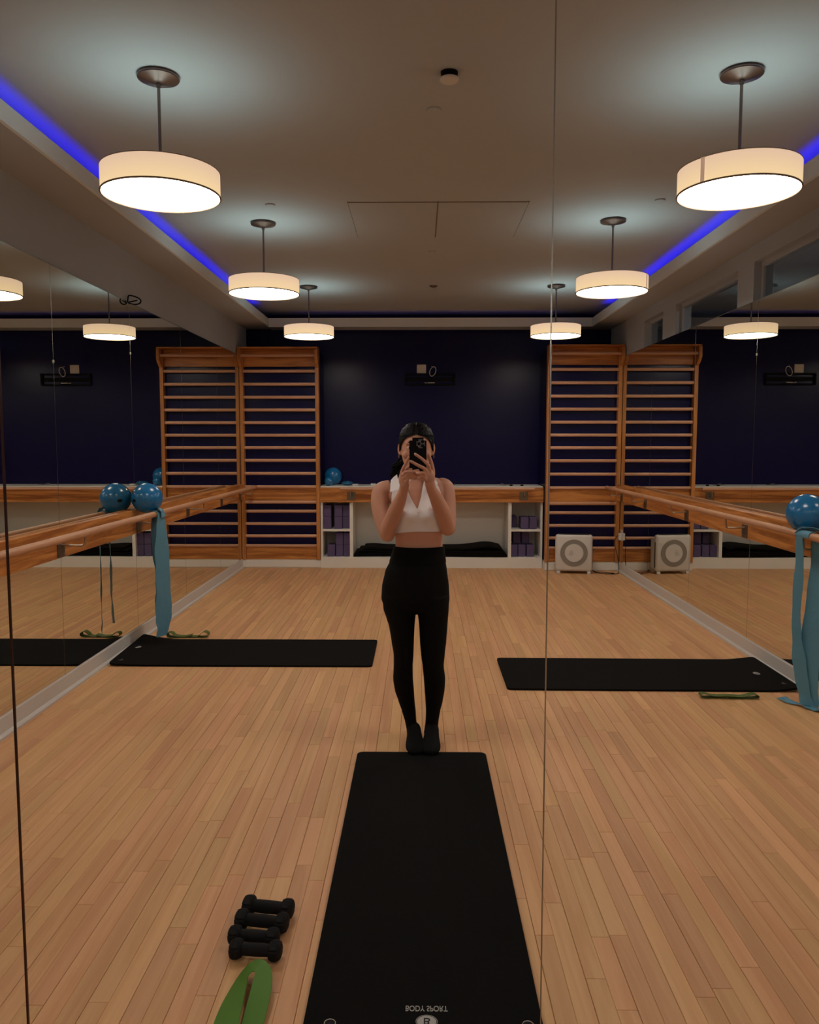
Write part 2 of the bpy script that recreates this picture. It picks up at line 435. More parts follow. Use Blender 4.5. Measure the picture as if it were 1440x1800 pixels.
names = ['right wall mirror panel nearest the camera, out of the frame', 'right wall mirror panel behind the blue ball and the hanging band',
         'right wall mirror panel reflecting the lit drum lamp and the cubbies', 'right wall mirror panel reflecting the air purifier',
         'right wall mirror panel reflecting the plug and wall bars', 'right wall mirror panel closest to the wall bars']
for i in range(6): mirror(XR, -1, Rs[i], Rs[i+1], 2.43, names[i])
for (x, y, z, lb) in ((XL, 4.56, 1.93, 'added white bead imitating a glint on the left mirror seam left of the television bracket reflection'), (XL, 5.785, 2.11, 'added white bead imitating a glint on the left mirror seam below the reflected lamp'), (XR, 5.50, 2.065, 'added white bead imitating a glint on the right mirror seam below the reflected lamp')):
    s = 1 if x < 0 else -1
    tag(MB().ball((x+s*.003, y, z), .0055, 12, 8, sx=.5, sz=1.7).build('seam_glint', M['plastic']), lb, 'clip', 'mirror seam glints')  # white beads added to stand in for bright reflections on the seams
# black wire clip on top of the left mirror
t = thing('wire_clip', 'small black D-shaped wire clip hooked on top of the left mirror', 'clip', (-2.07, 5.78, 2.47))
hk = [(-2.078, 5.74, 2.462), (-2.074, 5.745, 2.50), (-2.072, 5.75, 2.51), (-2.06, 5.77, 2.515), (-2.03, 5.80, 2.508), (-2.01, 5.82, 2.49), (-2.02, 5.82, 2.468), (-2.05, 5.80, 2.458), (-2.078, 5.76, 2.462)]
MB().tube(catmull(hk, 4), .005, 8).build('wire_loop', M['black'], t)
MB().tube([(-2.074, 5.745, 2.464), (-2.03, 5.805, 2.488)], .0045, 8).build('lever', M['black'], t)

# ---------------------------------------------------------------- pendant drum lamps
def make_pendant(x, y):
    t = thing('pendant_lamp', 'x', 'lamp', (x, y, ZC))
    MB().lathe([(.001, -.034), (.02, -.034), (.03, -.03), (.085, -.016), (.087, -.012), (.087, -.008), (.05, 0), (.001, 0)], 40, (x, y, ZC)).build('canopy', M['nickel'], t)
    MB().tube([(x, y, ZC-.02), (x, y, 2.607)], .0065, 12).tube([(x, y, ZC-.05), (x, y, ZC-.03)], .010, 12).build('rod', M['nickel'], t)
    r = .244; z0, z1 = 2.512, 2.610
    sh = MB().lathe([(r, z0-ZC), (r, z1-ZC), (r-.003, z1-ZC), (r-.003, z0-ZC), (r, z0-ZC)], 72, (x, y, ZC))
    sh.f = [f for f in sh.f if len(f) == 4]; sh.smooth = sh.smooth[:len(sh.f)]
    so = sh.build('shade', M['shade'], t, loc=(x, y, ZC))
    so.location = (0, 0, 0)
    MB().tube([(x+r*math.cos(a*math.pi/36), y+r*math.sin(a*math.pi/36), z0-.001) for a in range(72)], .004, 6, closed=True).build('lower_trim', M['shadeedge'], so)
    MB().tube([(x+r*math.cos(a*math.pi/36), y+r*math.sin(a*math.pi/36), z1) for a in range(72)], .0018, 6, closed=True).build('upper_trim', M['shadeedge'], so)
    MB().lathe([(.001, z0+.006-ZC), (r-.005, z0+.006-ZC), (r-.005, z0+.010-ZC), (.001, z0+.010-ZC)], 72, (x, y, ZC), smooth=False).build('diffuser', M['diffuser'], t)
    MB().lathe([(.001, z0+.011-ZC), (r-.004, z0+.011-ZC), (r-.004, z0+.014-ZC), (.001, z0+.014-ZC)], 48, (x, y, ZC), smooth=False).build('light_block', M['white'], t)  # unseen disc added to stop the diffuser's glow from reaching the ceiling
    MB().tube([(x-r+.002, y, z1-.01), (x+r-.002, y, z1-.01)], .003, 6).tube([(x, y-r+.002, z1-.01), (x, y+r-.002, z1-.01)], .003, 6).build('spider', M['nickel'], t)
    MB().box(x-r-.0015, x-r+.001, y-.009, y+.009, z0, z1).build('seam_strip', M['seamtape'], so)
    l = bpy.data.lights.new('uplight', 'AREA'); l.shape = 'DISK'; l.size = .44; l.color = (.68, .97, 1); l.energy = UPW
    o = bpy.data.objects.new('uplight', l); C.objects.link(o); o.parent = t; o.location = (0, 0, z0+.03-ZC); o.rotation_euler = (math.pi, 0, 0)
    return t
UPW = 1.75
lx, rx = -1.095, 1.333
spots = [(lx, 3.462, -1.4, 'nearest drum pendant lamp of the left row, hung over the left mirrors'),
         (lx, 5.70, -1.3, 'middle drum pendant lamp of the left row'),
         (lx, 7.98, -1.2, 'farthest drum pendant lamp of the left row, in front of the navy wall'),
         (rx, 3.46, .62, 'nearest drum pendant lamp of the right row, its dark shade seam facing the camera'),
         (rx, 5.665, 2.55, 'middle drum pendant lamp of the right row'),
         (rx, 7.96, -1.2, 'farthest drum pendant lamp of the right row, crossed by the mirror seam'),
         (lx, .13, 0, 'left drum pendant lamp overhead beside the camera'), (lx, -2.1, 0, 'first left drum pendant lamp behind the camera'), (lx, -4.35, 0, 'second left drum pendant lamp behind the camera'),
         (rx, .13, 0, 'right drum pendant lamp overhead beside the camera'), (rx, -2.1, 0, 'first right drum pendant lamp behind the camera'), (rx, -4.35, 0, 'second right drum pendant lamp behind the camera')]
pend = make_pendant(0, 0)
for i, (x, y, rz, lb) in enumerate(spots):
    o = pend if i == 0 else copy_tree(pend)
    o.location = (x, y, ZC); o.rotation_euler = (0, 0, rz)
    tag(o, lb, 'lamp', 'drum pendant lamps')

# ---------------------------------------------------------------- small ceiling fittings
sm = thing('smoke_detector', 'round white smoke detector on a dark base on the ceiling', 'detector', (.121, 3.45, ZC))
MB().lathe([(.001, -.02), (.034, -.02), (.036, 0), (.001, 0)], 32, (.121, 3.45, ZC)).build('base_ring', M['black'], sm)
MB().lathe([(.001, -.036), (.036, -.036), (.041, -.031), (.041, -.026), (.030, -.02), (.001, -.02)], 32, (.121, 3.45, ZC)).build('cap', M['plastic'], sm)
for (x, y, r, lb) in ((.064, 3.82, .036, 'flat round cover plate on the ceiling beside the smoke detector'), (-.967, 5.28, .033, 'flat round cover plate on the ceiling near the middle left lamp'),
                   (1.518, 5.21, .033, 'flat round cover plate on the ceiling near the middle right lamp'), (.099, 6.56, .03, 'faint flat cover plate on the ceiling beyond the access panels')):
    o = MB().lathe([(.001, -.008), (r-.003, -.008), (r, -.005), (r, 0), (.001, 0)], 32, (x, y, ZC)).build('cover_plate', M['ceiling'])
    tag(o, lb, 'cover plate', 'ceiling cover plates')
t = thing('sprinkler_head', 'dark recessed sprinkler head on the far ceiling', 'sprinkler', (.132, 7.96, ZC))
MB().lathe([(.001, -.018), (.018, -.018), (.022, -.012), (.040, -.006), (.042, 0), (.001, 0)], 24, (.132, 7.96, ZC)).build('escutcheon', M['nickel'], t)
for (x0, x1, lb) in ((-.462, .112, 'left flush access panel in the ceiling'), (.117, .695, 'right flush access panel in the ceiling')):
    t = MB().box(x0+.002, x1-.002, 5.235, 6.08, ZC-.006, ZC).build('access_panel', M['ceiling']); tag(t, lb, 'ceiling panel', 'ceiling access panels')
    fr = MB().box(x0-.0015, x0+.002, 5.22, 6.09, ZC-.0065, ZC).box(x1-.002, x1+.0015, 5.22, 6.09, ZC-.0065, ZC).box(x0, x1, 5.231, 5.235, ZC-.005, ZC)
    fr.build('reveal', M['shadeedge'], t)

# ---------------------------------------------------------------- wall bars
bars_z = [2.292, 2.143, 1.993, 1.847, 1.70, 1.555, 1.411, 1.263, 1.111, .955, .775, .669, .522, .378, .262]
def wall_bars(x0, x1, yf, label):
    yc = (yf+.09)
    t = thing('wall_bars', label, 'wall bars', ((x0+x1)/2, yf+.04, .097), 'wooden wall bars')
    for xa in (x0, x1-.042):
        MB().box(xa, xa+.042, yf, yf+.085, .099, 2.54, .003).build('upright', M['oak_z'], t)
    MB().box(x0+.042, x1-.042, yf+.055, yf+.08, 2.345, 2.54, .003).build('header_board', M['oak_x'], t)
    MB().box(x0, x1, yf-.09, yf+.085, 2.5405, 2.556, .002).build('top_cap', M['oak_x'], t)
    for xa in (x0, x1-.034):
        MB().prism([(yf-.001, 2.33), (yf-.001, 2.5405), (yf-.085, 2.5405), (yf-.10, 2.52), (yf-.10, 2.42), (yf-.07, 2.38)], 0, xa, xa+.034).build('bracket', M['oak_z'], t)
    MB().tube([(x0+.034, yf-.055, 2.462), (x1-.034, yf-.055, 2.462)], .017, 14).build('pull_up_bar', M['bar'], t)
    for z in bars_z:
        r = .0165
        o = MB().lathe([(.001, 0), (r, 0), (r, x1-x0-.08), (.001, x1-x0-.08)], 14)
        o.v = [(x0+.04+v[2], yf+.03+v[1]*.85, z+v[0]*1.1) for v in o.v]
        o.build('bar', M['bar'], t)
    MB().box(x0+.042, x1-.042, yf+.045, yf+.068, .785, .945, .003).build('rail_board', M['oak_x'], t)
    MB().box(x0+.042, x1-.042, yf+.035, yf+.06, .099, .243, .003).build('foot_board', M['oak_x'], t)
wall_bars(-2.083, -1.165, 9.25, 'tall oak wall bars in the left corner beside the counter')
wall_bars(1.44, 2.283, 9.08, 'tall oak wall bars in the right corner behind the white air purifier')

# ---------------------------------------------------------------- built-in shelving under the counter
sh = thing('shelving_unit', 'white built-in cubby shelving under the counter on the navy wall', 'shelving', (.13, 9.5, 0))
S0, S1 = -1.16, 1.436; yf = 9.28
MB().box(S0, S1, yf-.01, yf+.42, 0, .128, .002).build('plinth', M['white'], sh)
for xa, th in ((S0, .024), (-.82, .038), (1.035, .038), (S1-.024, .024)):
    MB().box(xa, xa+th, yf, YB-.002, .128, .775).build('side_panel', M['white'], sh)
for xa, xb in ((S0+.024, -.82), (1.073, S1-.024)):
    MB().box(xa, xb, yf+.004, YB-.002, .433, .458).build('shelf', M['white'], sh)
MB().box(S0+.024, S1-.024, YB-.012, YB-.003, .13, .93).build('back_panel', M['white'], sh)
ct = tag(MB().box(S0, S1, yf-.005, YB-.003, .948, .963, .002).build('counter_top', M['white']), 'white counter top along the foot of the navy wall', 'counter')
ap = thing('barre_fascia', 'oak board with a short barre rail along the counter front', 'barre', (.13, yf-.02, .86))
MB().box(S0-.003, S1+.003, yf-.03, yf-.006, .776, .9475, .002).build('board', M['oak_x'], ap)
MB().tube([(-.92, yf-.10, .938), (1.325, yf-.10, .938)], .019, 16).build('rail', M['bar'], ap)
for xa in (-.797, 1.209):
    b = MB().box(xa-.05, xa+.05, yf-.034, yf-.03, .80, .90, .001).build('plate', M['bronze'], ap)
    MB().tube(catmull([(xa, yf-.034, .85), (xa, yf-.085, .85), (xa, yf-.10, .862), (xa, yf-.10, .92)], 4), .006, 8).build('arm', M['chrome'], b)

# yoga blocks
def block(x, y, z, w_, lb):
    o = MB().box(x-w_/2, x+w_/2, y, y+.21, z, z+.139, .006).build('yoga_block', M['purple'])
    tag(o, lb, 'yoga block', 'purple foam yoga blocks in the cubbies')
for row, z in (('lower', .4585), ('upper', .598)):
    block(-1.087, 9.31, z, .092, 'purple yoga block, %s of the leftmost pair in the upper left cubby' % row)
    block(-.957, 9.31, z, .092, 'purple yoga block, %s of the middle pair in the upper left cubby' % row)
    block(-.866, 9.335, z, .086, 'purple yoga block, %s of the pair beside the divider in the upper left cubby' % row)
block(-1.045, 9.32, .1285, .09, 'lone purple yoga block on the floor of the lower left cubby')
for row, z in (('lower', .1285), ('upper', .268)):
    block(-.948, 9.33, z, .088, 'purple yoga block, %s of the middle pair in the lower left cubby' % row)
    block(-.857, 9.33, z, .084, 'purple yoga block, %s of the pair beside the divider in the lower left cubby' % row)
block(1.235, 9.31, .4585, .092, 'purple yoga block, left one of the front pair in the upper right cubby')
block(1.333, 9.31, .4585, .088, 'purple yoga block, right one of the front pair in the upper right cubby')
block(1.118, 9.48, .4585, .085, 'shaded purple yoga block set back in the upper right cubby')
for i, x in enumerate((1.112, 1.207, 1.307)):
    block(x, 9.33, .1285, .088, 'purple yoga block, %s of the three standing in the lower right cubby' % ['left', 'middle', 'right'][i])
for i, x in enumerate((1.16, 1.262)):
    block(x, 9.45, .268, .088, 'dark purple yoga block, %s one stacked at the back of the lower right cubby' % ['left', 'right'][i])
# folded mats in the open bay
def shelf_mat(x0, x1, z, bend, lb):
    rows = []
    n = 40
    for i in range(n+1):
        u = i/n; x = x0+(x1-x0)*u
        zz = z+bend(u)
        rows.append(((x, 9.30+.03*math.sin(u*5), zz), (x, 9.68, zz+.004)))
    o = MB().ribbon(rows, .02).build('exercise_mat', M['mat'])
    tag(o, lb, 'mat', 'black mats stored under the counter')
shelf_mat(-.775, 1.025, .142, lambda u: 0, 'lowest black mat stored in the open bay under the counter')
shelf_mat(-.76, 1.0, .166, lambda u: 0, 'second black mat in the stack under the counter')
shelf_mat(-.72, .99, .191, lambda u: .012*math.exp(-((u-.06)/.07)**2), 'third black mat in the stack under the counter')
shelf_mat(-.66, .965, .219, lambda u: .012*math.exp(-((u-.06)/.07)**2)+.035*math.exp(-((u-.9)/.12)**2)-(.012*max(0, (u-.94)/.06)), 'topmost black mat, its end curling up, in the stack under the counter')

# things on the counter
def ball(c, r, lb, grp, mark=None):
    o = MB().ball(c, r, 48, 32).build('exercise_ball', M['ball'])
    tag(o, lb, 'ball', grp)
    v = MB().ball((c[0]+r*.98*(.45), c[1]-r*.885, c[2]+.002), .006, 10, 6); v.build('valve_plug', M['bluepl'], o)
    return o
ball((-1.045, 9.60, .963+.1045), .104, 'dark blue exercise ball on the counter beside the left wall bars', 'small blue exercise balls')
ball((-1.07, 9.36, .963+.0525), .052, 'smaller glossy blue ball tucked in front of the ball on the counter', 'small blue exercise balls')
t = thing('deflated_ball', 'flattened teal blue deflated ball lying on the counter', 'ball', (-.86, 9.45, .963))
MB().ball((-.86, 9.45, .963+.026), .07, 24, 14, sz=.36).build('skin', M['bluepl'], t)
MB().ball((-.85, 9.40, .963+.05), .006, 10, 6).build('valve_plug', M['plastic'], t)
for (x, y, sx, sz, lb) in ((-.76, 9.42, .035, .012, 'small pale dish on the counter beside the deflated ball'), (-.55, 9.40, .03, .016, 'small cream carton on the counter beside the person')):
    o = MB().box(x-sx, x+sx, y-.03, y+.03, .9635, .9635+sz*1.6, .004).build('small_box', M['plastic']); tag(o, lb, 'box')
for (x, y, lb) in ((.37, 9.55, 'grey folded cloth on the counter right of the person'), (1.02, 9.5, 'dark folded strap on the counter near the right end')):
    rows = [((x-.06+.02*i, y-.03, .966+.006*math.sin(i*1.7)), (x-.06+.02*i, y+.05, .972+.008*math.sin(i*1.1))) for i in range(7)]
    o = MB().ribbon(rows, .004).build('folded_cloth', M['grey']); tag(o, lb, 'cloth')
for i, x in enumerate((1.075, 1.20)):
    o = MB().lathe([(.001, 0), (.018, 0), (.018, .012), (.012, .016), (.001, .016)], 20, (x, 9.36, .9635)).build('rubber_cap', M['black'])
    tag(o, 'small black rubber cap on the counter, ' + ['beside the dark strap', 'nearest the right wall bars'][i], 'cap')

# end wall fittings
t = thing('wall_plate', 'square cream socket plate on the navy wall above the person', 'socket', (.02, YB-.004, 2.355))
MB().box(-.035, .075, YB-.008, YB, 2.303, 2.407, .002).build('plate', M['outlet'], t)
for dx in (-.02, .02):
    MB().box(.02+dx-.012, .02+dx+.012, YB-.010, YB-.0075, 2.33, 2.38).build('socket', M['outlet'], t)
t = thing('cable_loop', 'loop of thin white cable hanging beside the cream socket plate', 'cable', (.156, YB-.045, 2.32))
MB().tube([(.156+.036*math.cos(a)+.012*math.sin(a), YB-.042+.004*math.cos(a), 2.322+.056*math.sin(a)) for a in [i*math.pi/12 for i in range(24)]], .0038, 8, closed=True).build('loop', M['plastic'], t)
MB().tube([(.150, YB-.042, 2.376), (.146, YB-.02, 2.385), (.142, YB-.001, 2.388)], .003, 8).build('cable_end', M['plastic'], t)
t = thing('television_bracket', 'empty black steel television bracket on the navy wall', 'bracket', (.125, YB-.02, 2.23))
MB().box(-.18, .43, YB-.03, YB-.001, 2.283, 2.303, .001).build('upper_rail', M['black'], t)
MB().box(-.18, .43, YB-.03, YB-.001, 2.158, 2.178, .001).build('lower_rail', M['black'], t)
for x in (-.18, .41): MB().box(x, x+.02, YB-.032, YB-.001, 2.178, 2.283, .001).build('end_plate', M['black'], t)
MB().box(-.16, .41, YB-.010, YB-.001, 2.205, 2.255).build('back_plate', M['black'], t)
MB().box(.10, .18, YB-.034, YB-.030, 2.186, 2.192).box(.06, .075, YB-.034, YB-.03, 2.186, 2.192).box(.06, .18, YB-.031, YB-.012, 2.184, 2.188).build('level_strip', M['outlet'], t)

# ---------------------------------------------------------------- barres on the side walls
def side_barre(name, xw, s, y0, y1, ys_, yr1, label, zt, zb, zr, off):
    t = thing(name, label, 'barre', (xw, (y0+y1)/2, .9))
    MB().box(xw+s*.001, xw+s*.042, y0, y1, zb, zt, .003).build('board', M['oak_y'], t)
    xr = xw+s*off
    MB().tube([(xr, y0+.2, zr), (xr, yr1, zr)], .021, 18).build('rail', M['rail'], t)
    for y in ys_:
        p = MB().box(xw+s*.042, xw+s*.047, y-.045, y+.045, zb+.005, zb+.095, .001).build('plate', M['bronze'], t)
        MB().tube(catmull([(xw+s*.047, y, zb+.075), (xr-s*.03, y, zb+.072), (xr-s*.006, y, zb+.078), (xr, y, zb+.10), (xr, y, zr-.018)], 5), .0065, 10).build('arm', M['chrome'], p)
        MB().ball((xw+s*.048, y-.03, zb+.02), .006, 10, 6, sx=.5).ball((xw+s*.048, y+.03, zb+.02), .006, 10, 6, sx=.5).build('screw', M['nickel'], p)
side_barre('wall_barre', XL, 1, 2.0, 9.23, (2.25, 3.25, 4.47, 5.735, 6.965, 8.16, 9.0), 9.18, 'long oak barre on the left mirrors with a round rail on steel brackets', .988, .815, .958, .185)
side_barre('wall_barre', XR, -1, 2.0, 9.06, (2.1, 3.1, 4.37, 5.488, 6.69, 7.92, 8.85), 9.0, 'long oak barre on the right mirrors with a round rail on steel brackets', .993, .812, .965, .175)

# balls on the side barres
def barre_ball(c, r, lb, s):
    o = MB().ball(c, r, 56, 36).build('exercise_ball', M['ball']); tag(o, lb, 'ball', 'small blue exercise balls')
    # small dark oval emblem with two lines of print on the side facing the mirror
    n = Vector((-s*.55, -.8, -.1)).normalized(); cc = Vector(c)+n*r
    rot = n.to_track_quat('Z', 'Y').to_matrix()
    e = MB().ball(cc, .018, 20, 8, sx=1, sy=.7, sz=.08, rot=rot)
    e.build('emblem', M['black'], o)
barre_ball((-1.972, 5.722, 1.069), .1095, 'blue exercise ball resting between the left barre rail and mirror', 1)
barre_ball((2.172, 4.476, 1.074), .1095, 'blue exercise ball resting on the right barre at the right edge', -1)

# ---------------------------------------------------------------- resistance bands hanging on the rails
def hang(name, lb, strips, knot):
    t = thing(name, lb, 'resistance band', strips[0][-1][0], 'long blue latex bands on the barres')
    for i, rows in enumerate(strips):
        A = catmull([r[0] for r in rows], 6); B = catmull([r[1] for r in rows], 6)
        for k in range(len(A)):
            wv = .004*math.sin(k*.55+i)+.003*math.sin(k*1.3)
            A[k] = A[k]+Vector((wv, wv*.5, 0)); B[k] = B[k]-Vector((wv*.6, 0, 0))
        MB().ribbon(list(zip(A, B)), .0022).build('strip', M['thera'], t)
    for r_ in knot: MB().ribbon(r_, .003).build('loop', M['thera'], t)
def wrap(x, z, y0, y1, r, a0=-.3, a1=3.45, skew=0):
    return [((x+r*math.cos(a0+(a1-a0)*i/12), y0+skew*i/12, z+r*math.sin(a0+(a1-a0)*i/12)), (x+r*math.cos(a0+(a1-a0)*i/12), y1+skew*i/12, z+r*math.sin(a0+(a1-a0)*i/12))) for i in range(13)]
RL = XL+.185
hang('resistance_band', 'long blue resistance band hanging from the left barre',
     [[((RL+.024, 5.645, .97), (RL+.040, 5.74, .97)), ((RL+.018, 5.62, .80), (RL+.060, 5.74, .80)), ((RL+.012, 5.61, .55), (RL+.068, 5.76, .53)), ((RL+.012, 5.60, .30), (RL+.072, 5.76, .30)), ((RL+.012, 5.60, .16), (RL+.07, 5.75, .17)), ((RL+.012, 5.60, .075), (RL+.052, 5.70, .07))],
      [((RL-.030, 5.655, .96), (RL-.018, 5.75, .96)), ((RL-.028, 5.68, .75), (RL+.012, 5.81, .75)), ((RL-.022, 5.70, .50), (RL+.026, 5.85, .50)), ((RL-.02, 5.70, .32), (RL+.030, 5.86, .32)), ((RL-.022, 5.72, .15), (RL+.020, 5.86, .12))]],
     [wrap(RL, .958, 5.645, 5.74, .026), [((RL+.03, 5.66, 1.0), (RL-.03, 5.70, 1.02)), ((RL+.045, 5.67, .975), (RL+.03, 5.74, .99)), ((RL+.045, 5.67, .93), (RL+.055, 5.75, .94))]])
RR = XR-.175
hang('resistance_band', 'long blue resistance band hanging from the right barre and pooling on the floor',
     [[((RR-.032, 4.41, .965), (RR-.026, 4.33, .965)), ((RR-.018, 4.42, .80), (RR-.0, 4.36, .80)), ((RR-.020, 4.43, .50), (RR+.005, 4.38, .50)), ((RR-.012, 4.42, .28), (RR+.03, 4.36, .28)), ((RR+.010, 4.40, .10), (RR+.055, 4.34, .10)), ((RR+.02, 4.37, .012), (RR+.085, 4.33, .012))],
      [((RR+.027, 4.36, .96), (RR+.027, 4.27, .96)), ((RR+.05, 4.38, .80), (RR+.085, 4.28, .80)), ((RR+.03, 4.40, .50), (RR+.085, 4.30, .50)), ((RR+.022, 4.41, .30), (RR+.085, 4.31, .30)), ((RR+.02, 4.40, .14), (RR+.085, 4.31, .14)), ((RR+.04, 4.39, .015), (RR+.09, 4.31, .015))],
      [((RR+.03, 4.38, .012), (RR+.06, 4.32, .02)), ((RR-.0, 4.44, .014), (RR+.02, 4.35, .018)), ((RR-.03, 4.45, .03), (RR-.02, 4.40, .006)), ((RR-.05, 4.50, .006), (RR-.05, 4.42, .012))],
      [((RR+.03, 4.40, .012), (RR+.02, 4.32, .014)), ((RR+.06, 4.36, .02), (RR+.05, 4.28, .006)), ((RR+.09, 4.32, .008), (RR+.07, 4.26, .016)), ((RR+.11, 4.28, .006), (RR+.09, 4.24, .006))]],
     [wrap(RR, .965, 4.27, 4.41, .026), [((RR-.02, 4.41, .992), (RR-.02, 4.36, 1.01)), ((RR+.02, 4.36, 1.005), (RR+.02, 4.31, 1.012)), ((RR+.05, 4.33, .99), (RR+.055, 4.28, 1.0))],
      [((RR-.03, 4.42, .97), (RR-.025, 4.38, 1.0)), ((RR+.01, 4.39, .99), (RR+.015, 4.36, 1.0)), ((RR+.06, 4.37, .99), (RR+.05, 4.30, .995))]])

# ---------------------------------------------------------------- exercise mats on the floor
from_font = {}
def text_mesh(body, size, name, mat, parent, loc, flip, rot=0):
    cu = bpy.data.curves.new(name, 'FONT'); cu.body = body; cu.size = size; cu.align_x = 'CENTER'; cu.extrude = .0004
    to = bpy.data.objects.new(name, cu); C.objects.link(to)
    dg = bpy.context.evaluated_depsgraph_get(); me = bpy.data.meshes.new_from_object(to.evaluated_get(dg))
    bpy.data.objects.remove(to)
    mb = MB(); mb.add([v.co[:] for v in me.vertices], [tuple(p.vertices) for p in me.polygons])
    c_, s_ = math.cos(rot), math.sin(rot)
    out = []
    for x, y, z in mb.v:
        y *= flip
        out.append((loc[0]+x*c_-y*s_, loc[1]+x*s_+y*c_, loc[2]+z))
    mb.v = out
    return mb
def mat_logo(t, cx, cy, z, rot):
    """printed brand line and oval emblem, mirror-reversed as the photo shows it"""
    c_, s_ = math.cos(rot), math.sin(rot)
    def P(x, y): return (cx+x*c_-y*s_, cy+x*s_+y*c_)
    a = text_mesh('BODY SPORT', .0183, 'lettering', M['print'], t, (*P(0, .056), z+.0005), -1.55, rot)
    a.build('lettering', M['print'], t)
    ring = MB(); n = 40
    def ell(a0, b0, a1, b1, zz):
        vs_ = []; fs_ = []
        for j in range(n):
            q = 2*math.pi*j/n
            vs_ += [(*P(a0*math.cos(q), b0*math.sin(q)), zz), (*P(a1*math.cos(q), b1*math.sin(q)), zz)]
        for j in range(n): fs_.append((2*j, 2*j+1, 2*((j+1) % n)+1, 2*((j+1) % n)))
        ring.add(vs_, fs_)
    ell(.0275, .0235, .0262, .0222, z+.0006); ell(.0245, .0205, .0001, .0001, z+.0006)
    ring.build('emblem', M['print'], t)
    b = text_mesh('B', .034, 'emblem_letter', M['mat'], t, (*P(0, .0115), z+.0010), -1, rot)
    b.build('emblem_letter', M['black'], t)
def floor_mat(x0, x1, y0, y1, lb, logo=None, lift=None, skew=0):
    """long side along x or y; rounded corners; thickness 12 mm"""
    t = thing('exercise_mat', lb, 'mat', ((x0+x1)/2, (y0+y1)/2, 0), 'black exercise mats on the floor')
    nx, ny = 60, 40; r = .03; th = .012
    def pt(u, v):
        x = x0+(x1-x0)*u; y = y0+(y1-y0)*v
        # pull the corners round
        cx_ = min(max(x, x0+r), x1-r); cy_ = min(max(y, y0+r), y1-r)
        dx, dy = x-cx_, y-cy_; m_ = max(abs(dx), abs(dy)); d = math.hypot(dx, dy)
        if d > 1e-9: x, y = cx_+dx*m_/d, cy_+dy*m_/d
        z = lift(x, y) if lift else 0
        return x, y+skew*(x-x0), z
    us = sorted(set([i/nx for i in range(nx+1)]+[k*r/4/(x1-x0) for k in range(5)]+[1-k*r/4/(x1-x0) for k in range(5)]))
    vs2 = sorted(set([i/ny for i in range(ny+1)]+[k*r/4/(y1-y0) for k in range(5)]+[1-k*r/4/(y1-y0) for k in range(5)]))
    A, B = len(us), len(vs2); V = []; F = []
    for k in (0, 1):
        for v in vs2:
            for u in us:
                x, y, z = pt(u, v); V.append((x, y, z+.0005+k*th))
    N = A*B
    for j in range(B-1):
        for i in range(A-1):
            a = j*A+i; F += [(a+N, a+1+N, a+A+1+N, a+A+N), (a, a+A, a+A+1, a+1)]
    rim = [i for i in range(A)]+[j*A+A-1 for j in range(1, B)]+[(B-1)*A+i for i in range(A-2, -1, -1)]+[j*A for j in range(B-2, 0, -1)]
    for i in range(len(rim)): a, b = rim[i], rim[(i+1) % len(rim)]; F.append((a, b, b+N, a+N))
    MB().add(V, F, True).build('foam_sheet', M['mat'], t)
    if logo:
        cx, cy, rot, gr = logo
        zz = th+.0005
        if lift: zz += max(lift(cx, cy), 0)+.001
        mat_logo(t, cx, cy, zz, rot)
        for gx, gy in gr:
            zg = th+.0005+(lift(gx, gy) if lift else 0)
            MB().tube([(gx+.014*math.cos(a*math.pi/12), gy+.014*math.sin(a*math.pi/12), zg) for a in range(24)], .0012, 6, closed=True).build('grommet', M['chrome'], t)
            MB().lathe([(.001, 0), (.012, 0), (.012, .0015), (.001, .0015)], 16, (gx, gy, zg-.001)).build('grommet_hole', M['black'], t)
    return t
floor_mat(-.292, .312, 1.82, 3.655, 'long black exercise mat running from the mirror to the feet of the person', (.019, 1.893, 0, [(-.225, 1.885), (.274, 1.885)]))
def liftL(x, y):
    k = max(0, (-1.80-x)/.27)
    return .045*min(1, k)**1.6*(.25+.75*min(1, max(0, (y-5.10)/.69)))
floor_mat(-2.052, -.312, 5.115, 5.805, 'black exercise mat lying crosswise on the left, one corner curling up the baseboard', (-1.99, 5.50, R(90), [(-2.0, 5.20)]), liftL)
def liftR(x, y):
    k = max(0, (x-2.05)/.2)
    return .02*min(1, k)**1.5
floor_mat(.525, 2.25, 4.64, 5.32, 'black exercise mat lying crosswise on the right, its emblem by the baseboard', (2.13, 4.95, R(-90), [(2.2, 4.72)]), liftR, skew=-.012)

# ---------------------------------------------------------------- loop bands
def loop_band(path, w0, w1, name, lb, mat):
    A = catmull([(x, y-w0, z) for x, y, z in path], 6); B = catmull([(x, y+w1, z) for x, y, z in path], 6)
    o = MB().ribbon(list(zip(A, B)), .0022).build(name, mat); tag(o, lb, 'resistance band', 'green loop bands')
    return o
loop_band([(-1.72, 5.91, .022), (-1.80, 5.91, .006), (-1.87, 5.90, .006), (-1.905, 5.90, .02), (-1.90, 5.90, .042), (-1.87, 5.90, .040), (-1.84, 5.905, .016), (-1.76, 5.91, .010), (-1.68, 5.915, .010), (-1.655, 5.92, .03), (-1.63, 5.92, .045), (-1.605, 5.92, .036), (-1.60, 5.92, .016), (-1.63, 5.915, .005), (-1.67, 5.915, .004), (-1.72, 5.912, .006)],
          .03, .03, 'loop_band', 'green loop band lying curled behind the left mat', M['green_dark'])
